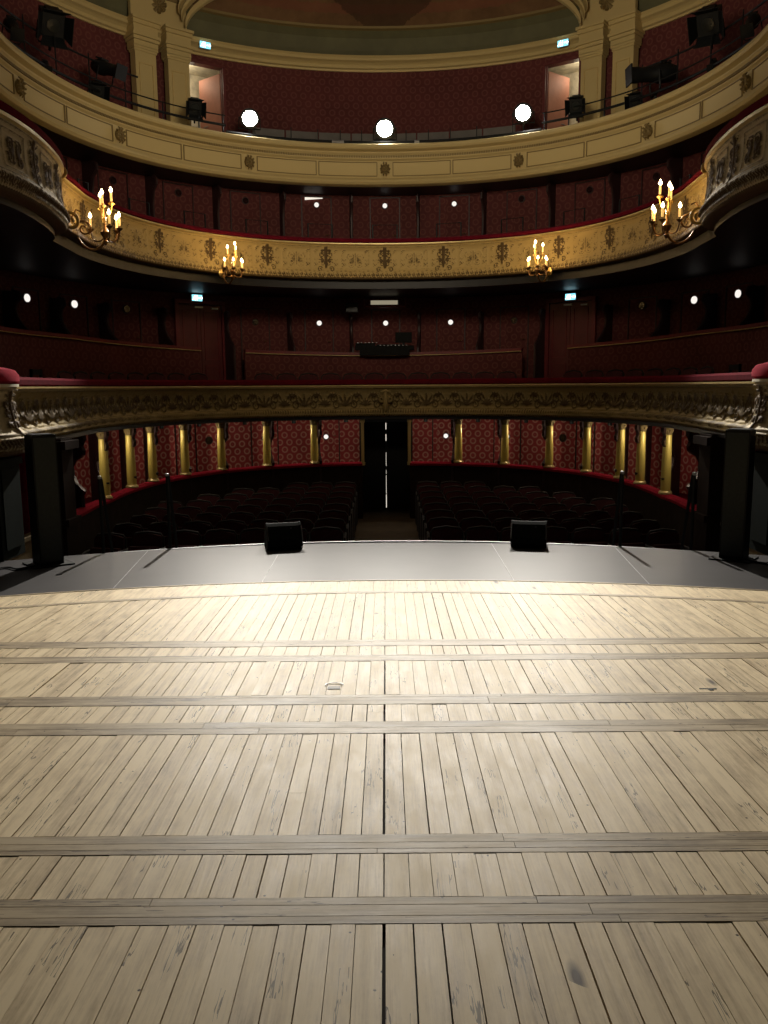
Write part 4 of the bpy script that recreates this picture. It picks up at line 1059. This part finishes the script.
# ---------------------------------------------------------------- seats
def rounded_back(w, h, t, z0, bulge=.04):
    pts = [(-w/2, z0), (w/2, z0)]+[(w/2*math.cos(a)*1.0 if False else (w/2)*(1-2*k/12.), z0+h+bulge*math.sin(math.pi*k/12.)) for k, a in ((k, 0) for k in range(13))]
    return (pts, t)
def theatre_seat():
    root = empty('theatre_chair')     # local -y faces the stage
    mb = MB(); mb.prism(rounded_back(.46, .46, .07, .42), Matrix.Rotation(R(-10), 4, 'X')); mb.build('backrest', M['seatred'], root)
    mb = MB(); mb.tube([(-.245, .10, .40), (-.245, .155, .84), (-.20, .165, .905), (0, .172, .93), (.20, .165, .905), (.245, .155, .84), (.245, .10, .40)], .018, 6); mb.build('back_frame', M['seatwood'], root, True)
    mb = MB(); mb.box((0, -.02, .56), (.44, .10, .36), rx=R(-6)); mb.build('folded_seat', M['seatred'], root)
    for s in (-1, 1):
        mb = MB(); mb.box((s*.25, -.02, .34), (.04, .30, .68)).tube([(s*.25, -.22, .66), (s*.25, -.1, .69), (s*.25, .12, .70)], [.03, .028, .02], 8); mb.build('armrest', M['seatwood'], root)
    return root
ts = theatre_seat(); cnt = 0
rowY = [12.3+.86*k for k in range(8)]
rown = ['front visible', 'second', 'third', 'fourth', 'fifth', 'sixth', 'seventh', 'back']
for ri, y in enumerate(rowY):
    dy = y-CY
    xm = (4.9 if dy < 0 else math.sqrt(max(0, 4.98**2-dy*dy)))-.42
    for s in (-1, 1):
        c = 0; x = .92
        while x < xm:
            o = ts if cnt == 0 else copy_tree(ts); cnt += 1; c += 1
            o.location = (s*x, y+.04*x*x*-.6, SF+.06*0); o.rotation_euler = (0, 0, R(-s*x*2.6)*-1)
            tag(o, 'dark red tip-up seat, %s from the aisle in the %s stalls row, %s block' % (nth[c] if c < 9 else 'ninth', rown[ri], 'left' if s < 0 else 'right'), 'seat', 'stalls seats')
            x += .53
# circle seats: low backs just showing above the rail
cs = empty('balcony_chair')
mb = MB(); mb.prism(rounded_back(.42, .42, .06, .50, .05), Matrix.Rotation(R(-8), 4, 'X')); mb.build('backrest', M['seatred'], cs)
mb = MB(); mb.tube([(-.22, .08, .50), (-.225, .135, .90), (-.17, .148, .965), (0, .155, .995), (.17, .148, .965), (.225, .135, .90), (.22, .08, .50)], .016, 6); mb.build('back_frame', M['seatwood'], cs, True)
mb = MB(); mb.box((0, -.12, .45), (.42, .40, .09)); mb.build('seat_cushion', M['seatred'], cs)
mb = MB()
for s in (-1, 1): mb.box((s*.2, -.1, .2), (.03, .3, .4))
mb.build('base', M['seatwood'], cs)
k = 0
for i in range(32):
    th = -77.5+155*i/31
    if 31 < abs(th) < 38.5: continue
    o = cs if k == 0 else copy_tree(cs); k += 1
    o.location = P(th, 5.85, .965); o.rotation_euler = (0, 0, facing(th))
    n = int(abs(th)/5)+1
    tag(o, 'dark red balcony seat showing above the lowest rail, %s %s of centre' % (['', 'first', 'second', 'third', 'fourth', 'fifth', 'sixth', 'seventh', 'eighth', 'ninth', 'tenth', 'eleventh', 'twelfth', 'thirteenth', 'fourteenth', 'fifteenth', 'sixteenth'][n], side(th)), 'seat', 'first balcony seats')
for s in (-1, 1):
    p = P(s*92.5, 5.6); root = empty('wooden_chair', (p.x, p.y, .965), facing(s*90)); tag(root, 'small dark chair standing near the end of the %s first balcony' % ('left' if s < 0 else 'right'), 'chair', 'loose chairs in the first balcony')
    mb = MB()
    mb.box((-.19, .18, .5), (.04, .04, 1.0)).box((.19, .18, .5), (.04, .04, 1.0)).box((0, .18, .95), (.42, .04, .09)); mb.build('backrest', M['black'], root)
    MB().box((0, 0, .45), (.42, .42, .07)).build('seat', M['velvet'], root)
    for a in (-1, 1): MB().box((a*.18, -.18, .21), (.04, .04, .42)).build('leg', M['black'], root)

# ---------------------------------------------------------------- stage equipment
def wedge(x, y, rz, lab):
    z = fz(y); root = empty('stage_monitor_wedge', (x, y, z), rz); tag(root, lab, 'monitor speaker', 'black stage monitor wedges')
    # side profile in (y,z): back (towards hall) low, face sloping towards the camera
    prof = [(-.10, .0), (-.165, .055), (-.185, .12), (-.075, .275), (-.03, .305), (.03, .30), (.16, .12), (.17, .03), (.15, 0)]
    mt = Matrix.Rotation(R(90), 4, 'Z')
    mb = MB(); mb.prism((prof, .37), mt); b = mb.build('cabinet', M['wedgeblack'], root)
    for s in (-1, 1):
        mb = MB(); q = [(a*1.03, c*1.02) for a, c in prof]; mb.prism((q, .025), Matrix.Translation((s*.195, 0, 0)) @ mt); mb.build('side_cheek', M['wedgeblack'], root)
        mb = MB(); mb.tube([(s*.200, -.200, .125), (s*.200, -.084, .285)], .0065, 6); mb.build('edge_strip', M['steel'], root)
    mb = MB(); c = Vector((0, -.157, .135)); mb.box((0, -.132, .194), (.345, .012, .165), rx=R(-37)); mb.build('grille', M['wedgeblack'], root)
    mb = MB(); mb.box((.08, -.098, .250), (.022, .006, .006), rx=R(-37)); mb.build('badge', M['steel'], root)
wedge(-1.235, 9.76, R(15), 'black wedge monitor speaker on the grey apron, left of the aisle')
wedge(1.70, 9.76, R(-12), 'black wedge monitor speaker on the grey apron, right of the aisle')
def tower(x, y, rz, lab, sgn, h=1.38):
    z = fz(y); root = empty('column_loudspeaker', (x, y, z)); tag(root, lab, 'loudspeaker', 'tall black column loudspeakers')
    def add(mb, nm, m): o = mb.build(nm, m, root); o.rotation_euler = (0, 0, rz); return o
    cab = add(MB().box((0, 0, .0185+h/2), (.25, .25, h)), 'cabinet', M['black'])
    add(MB().box((0, -.128, .02+h/2), (.22, .008, h-.06)), 'grille', M['towergrey'])
    add(MB().box((0, 0, .009), (.42, .42, .018)), 'base_plate', M['black'])
    add(MB().box((0, .0, .022+h), (.22, .22, .01)), 'top_cap', M['black'])
    mb = MB()
    for q in (0, .07):
        pts = [(-sgn*.05, -.15, .03), (-sgn*.2, -.28-q, .012), (-sgn*.34, -.20-q, .012), (-sgn*.46, -.30-q, .012), (-sgn*.52, -.44, .012)]
        mb.tube([tuple(v) for v in catmull([Vector(p) for p in pts], 8)], .009, 6)
    mb.build('cable', M['black'], root, True)
tower(-3.66, 8.80, R(40), 'tall black column loudspeaker on the apron before the left gilt box', 1)
tower(3.77, 8.84, R(-36), 'tall black column loudspeaker on the apron before the right gilt box', -1)
# stair hand rails down into the stalls
for x, y, lean, lab in ((-3.29, 9.47, 0, 'outer black stair hand rail at the left end of the apron'), (-2.60, 9.80, 0, 'inner black stair hand rail at the left end of the apron'),
                  (2.77, 9.68, 0, 'inner black stair hand rail at the right end of the apron'), (3.52, 9.43, 0, 'outer black stair hand rail at the right end of the apron')):
    root = empty('stair_handrail', (x, y, fz(y))); tag(root, lab, 'hand rail', 'stair hand rails at the stage edge')
    MB().tube([(0, 0, 0), (0, 0, .86)], .020, 8).build('post', M['black'], root, True)
    s = -1 if x < 0 else 1
    MB().tube([(0, 0, .86), (0, .02, .885), (0, .05, .86), (0, .30, -.05), (0, .52, -1.1)], .020, 8).build('sloping_rail', M['black'], root, True)
    MB().lathe([(.0, .865), (.024, .87), (.024, .90), (0, .905)], n=10).build('cap', M['steel'], root, True)
for s in (-1, 1):
    xm = -2.95 if s < 0 else 3.15
    root = empty('stage_steps', (xm, 10.3, SF)); tag(root, 'dark steps from the apron down to the stalls, %s end' % ('left' if s < 0 else 'right'), 'steps', 'steps at the stage edge')
    for k in range(5): MB().box((0, -.35+.24*k, (5-k)*.19/2), (.60, .24, (5-k)*.19)).build('step', M['brownwall'], root)

# ---------------------------------------------------------------- box lamps under the first balcony
bl = empty('box_ceiling_lamp')
MB().lathe([(0, -.004), (.034, -.004), (.034, -.008), (0, -.008)], n=14).build('diffuser', emit('box_lamp_glass', (1, .85, .6), 2), bl, True)
MB().lathe([(.045, .0), (.045, -.075), (.038, -.075), (.036, -.002)], n=14).build('shade', M['black'], bl, True)
k = 0
for th in (-88.5, -76.5, -68, -57.5, -47, -35.2, -23, -10, 10, 23, 35, 46.7, 57.4, 68, 75.5, 87.5):
    o = bl if k == 0 else copy_tree(bl); k += 1
    o.location = P(th, 5.30, .895); n = sum(1 for q in (10, 23, 35, 46.9, 57.5, 68, 76, 88) if q <= abs(th)+1)
    tag(o, 'small round ceiling lamp in the stalls box, %s %s of the central doors' % (['', 'first', 'second', 'third', 'fourth', 'fifth', 'sixth', 'seventh', 'eighth', 'ninth'][n], side(th)), 'ceiling lamp', 'stalls box lamps')
    l = bpy.data.lights.new('box_light', 'POINT'); l.energy = 6; l.color = (1, .84, .64); l.shadow_soft_size = .05
    lo = bpy.data.objects.new('box_light', l); COL.objects.link(lo); lo.location = P(th, 5.20, .66)

# added fill light high in the dome, unseen and without a fixture
l = bpy.data.lights.new('dome_fill', 'AREA'); l.energy = 45; l.color = (1, .86, .62); l.shape = 'DISK'; l.size = 2.0
lo = bpy.data.objects.new('dome_fill', l); COL.objects.link(lo); lo.location = (0, 14.0, 11.6)

# added unseen fill spot above the proscenium, brightening the balconies
l = bpy.data.lights.new('balcony_fill', 'SPOT'); l.energy = 1150; l.color = (1, .84, .62); l.shadow_soft_size = .9; l.spot_size = R(106); l.spot_blend = .75
lo = bpy.data.objects.new('balcony_fill', l); COL.objects.link(lo); lo.location = (0, 8.9, 6.6)
lo.rotation_euler = (Vector((0, 20, 10.0))-lo.location).to_track_quat('-Z', 'Y').to_euler()

# ---------------------------------------------------------------- world, camera, colour
w = bpy.data.worlds.new('World'); SC.world = w; w.use_nodes = True
w.node_tree.nodes['Background'].inputs[0].default_value = (1, .85, .7, 1)
w.node_tree.nodes['Background'].inputs[1].default_value = .002
cam = bpy.data.cameras.new('Camera'); co = bpy.data.objects.new('Camera', cam); COL.objects.link(co); SC.camera = co
cam.sensor_fit = 'AUTO'; cam.sensor_width = 36; cam.lens = 830/1024*36; cam.clip_start = .05
pitch = R(8.63); roll = .0070
q = Matrix.Rotation(R(0), 4, 'Z') @ Matrix.Rotation(R(90)-pitch, 4, 'X') @ Matrix.Rotation(-roll, 4, 'Z')
co.matrix_world = Matrix.Translation((0, 0, 1.65)) @ q
cam.shift_x = -2.5/1024
vs = SC.view_settings; vs.view_transform = 'Standard'; vs.look = 'None'; vs.gamma = 1; vs.exposure = 0; vs.use_curve_mapping = False
k = 0
for o in list(COL.objects):
    if o.parent is None and o.get('kind') == 'structure' and o.name.startswith('trim'):
        k += 1; o.name = 'trim_%d' % (100+k)
for j in range(1, k+1): bpy.data.objects['trim_%d' % (100+j)].name = 'trim_%d' % j
try:
    SC.cycles.use_denoising = True; SC.cycles.max_bounces = 8; SC.cycles.diffuse_bounces = 5; SC.cycles.sample_clamp_indirect = 6
except Exception: pass
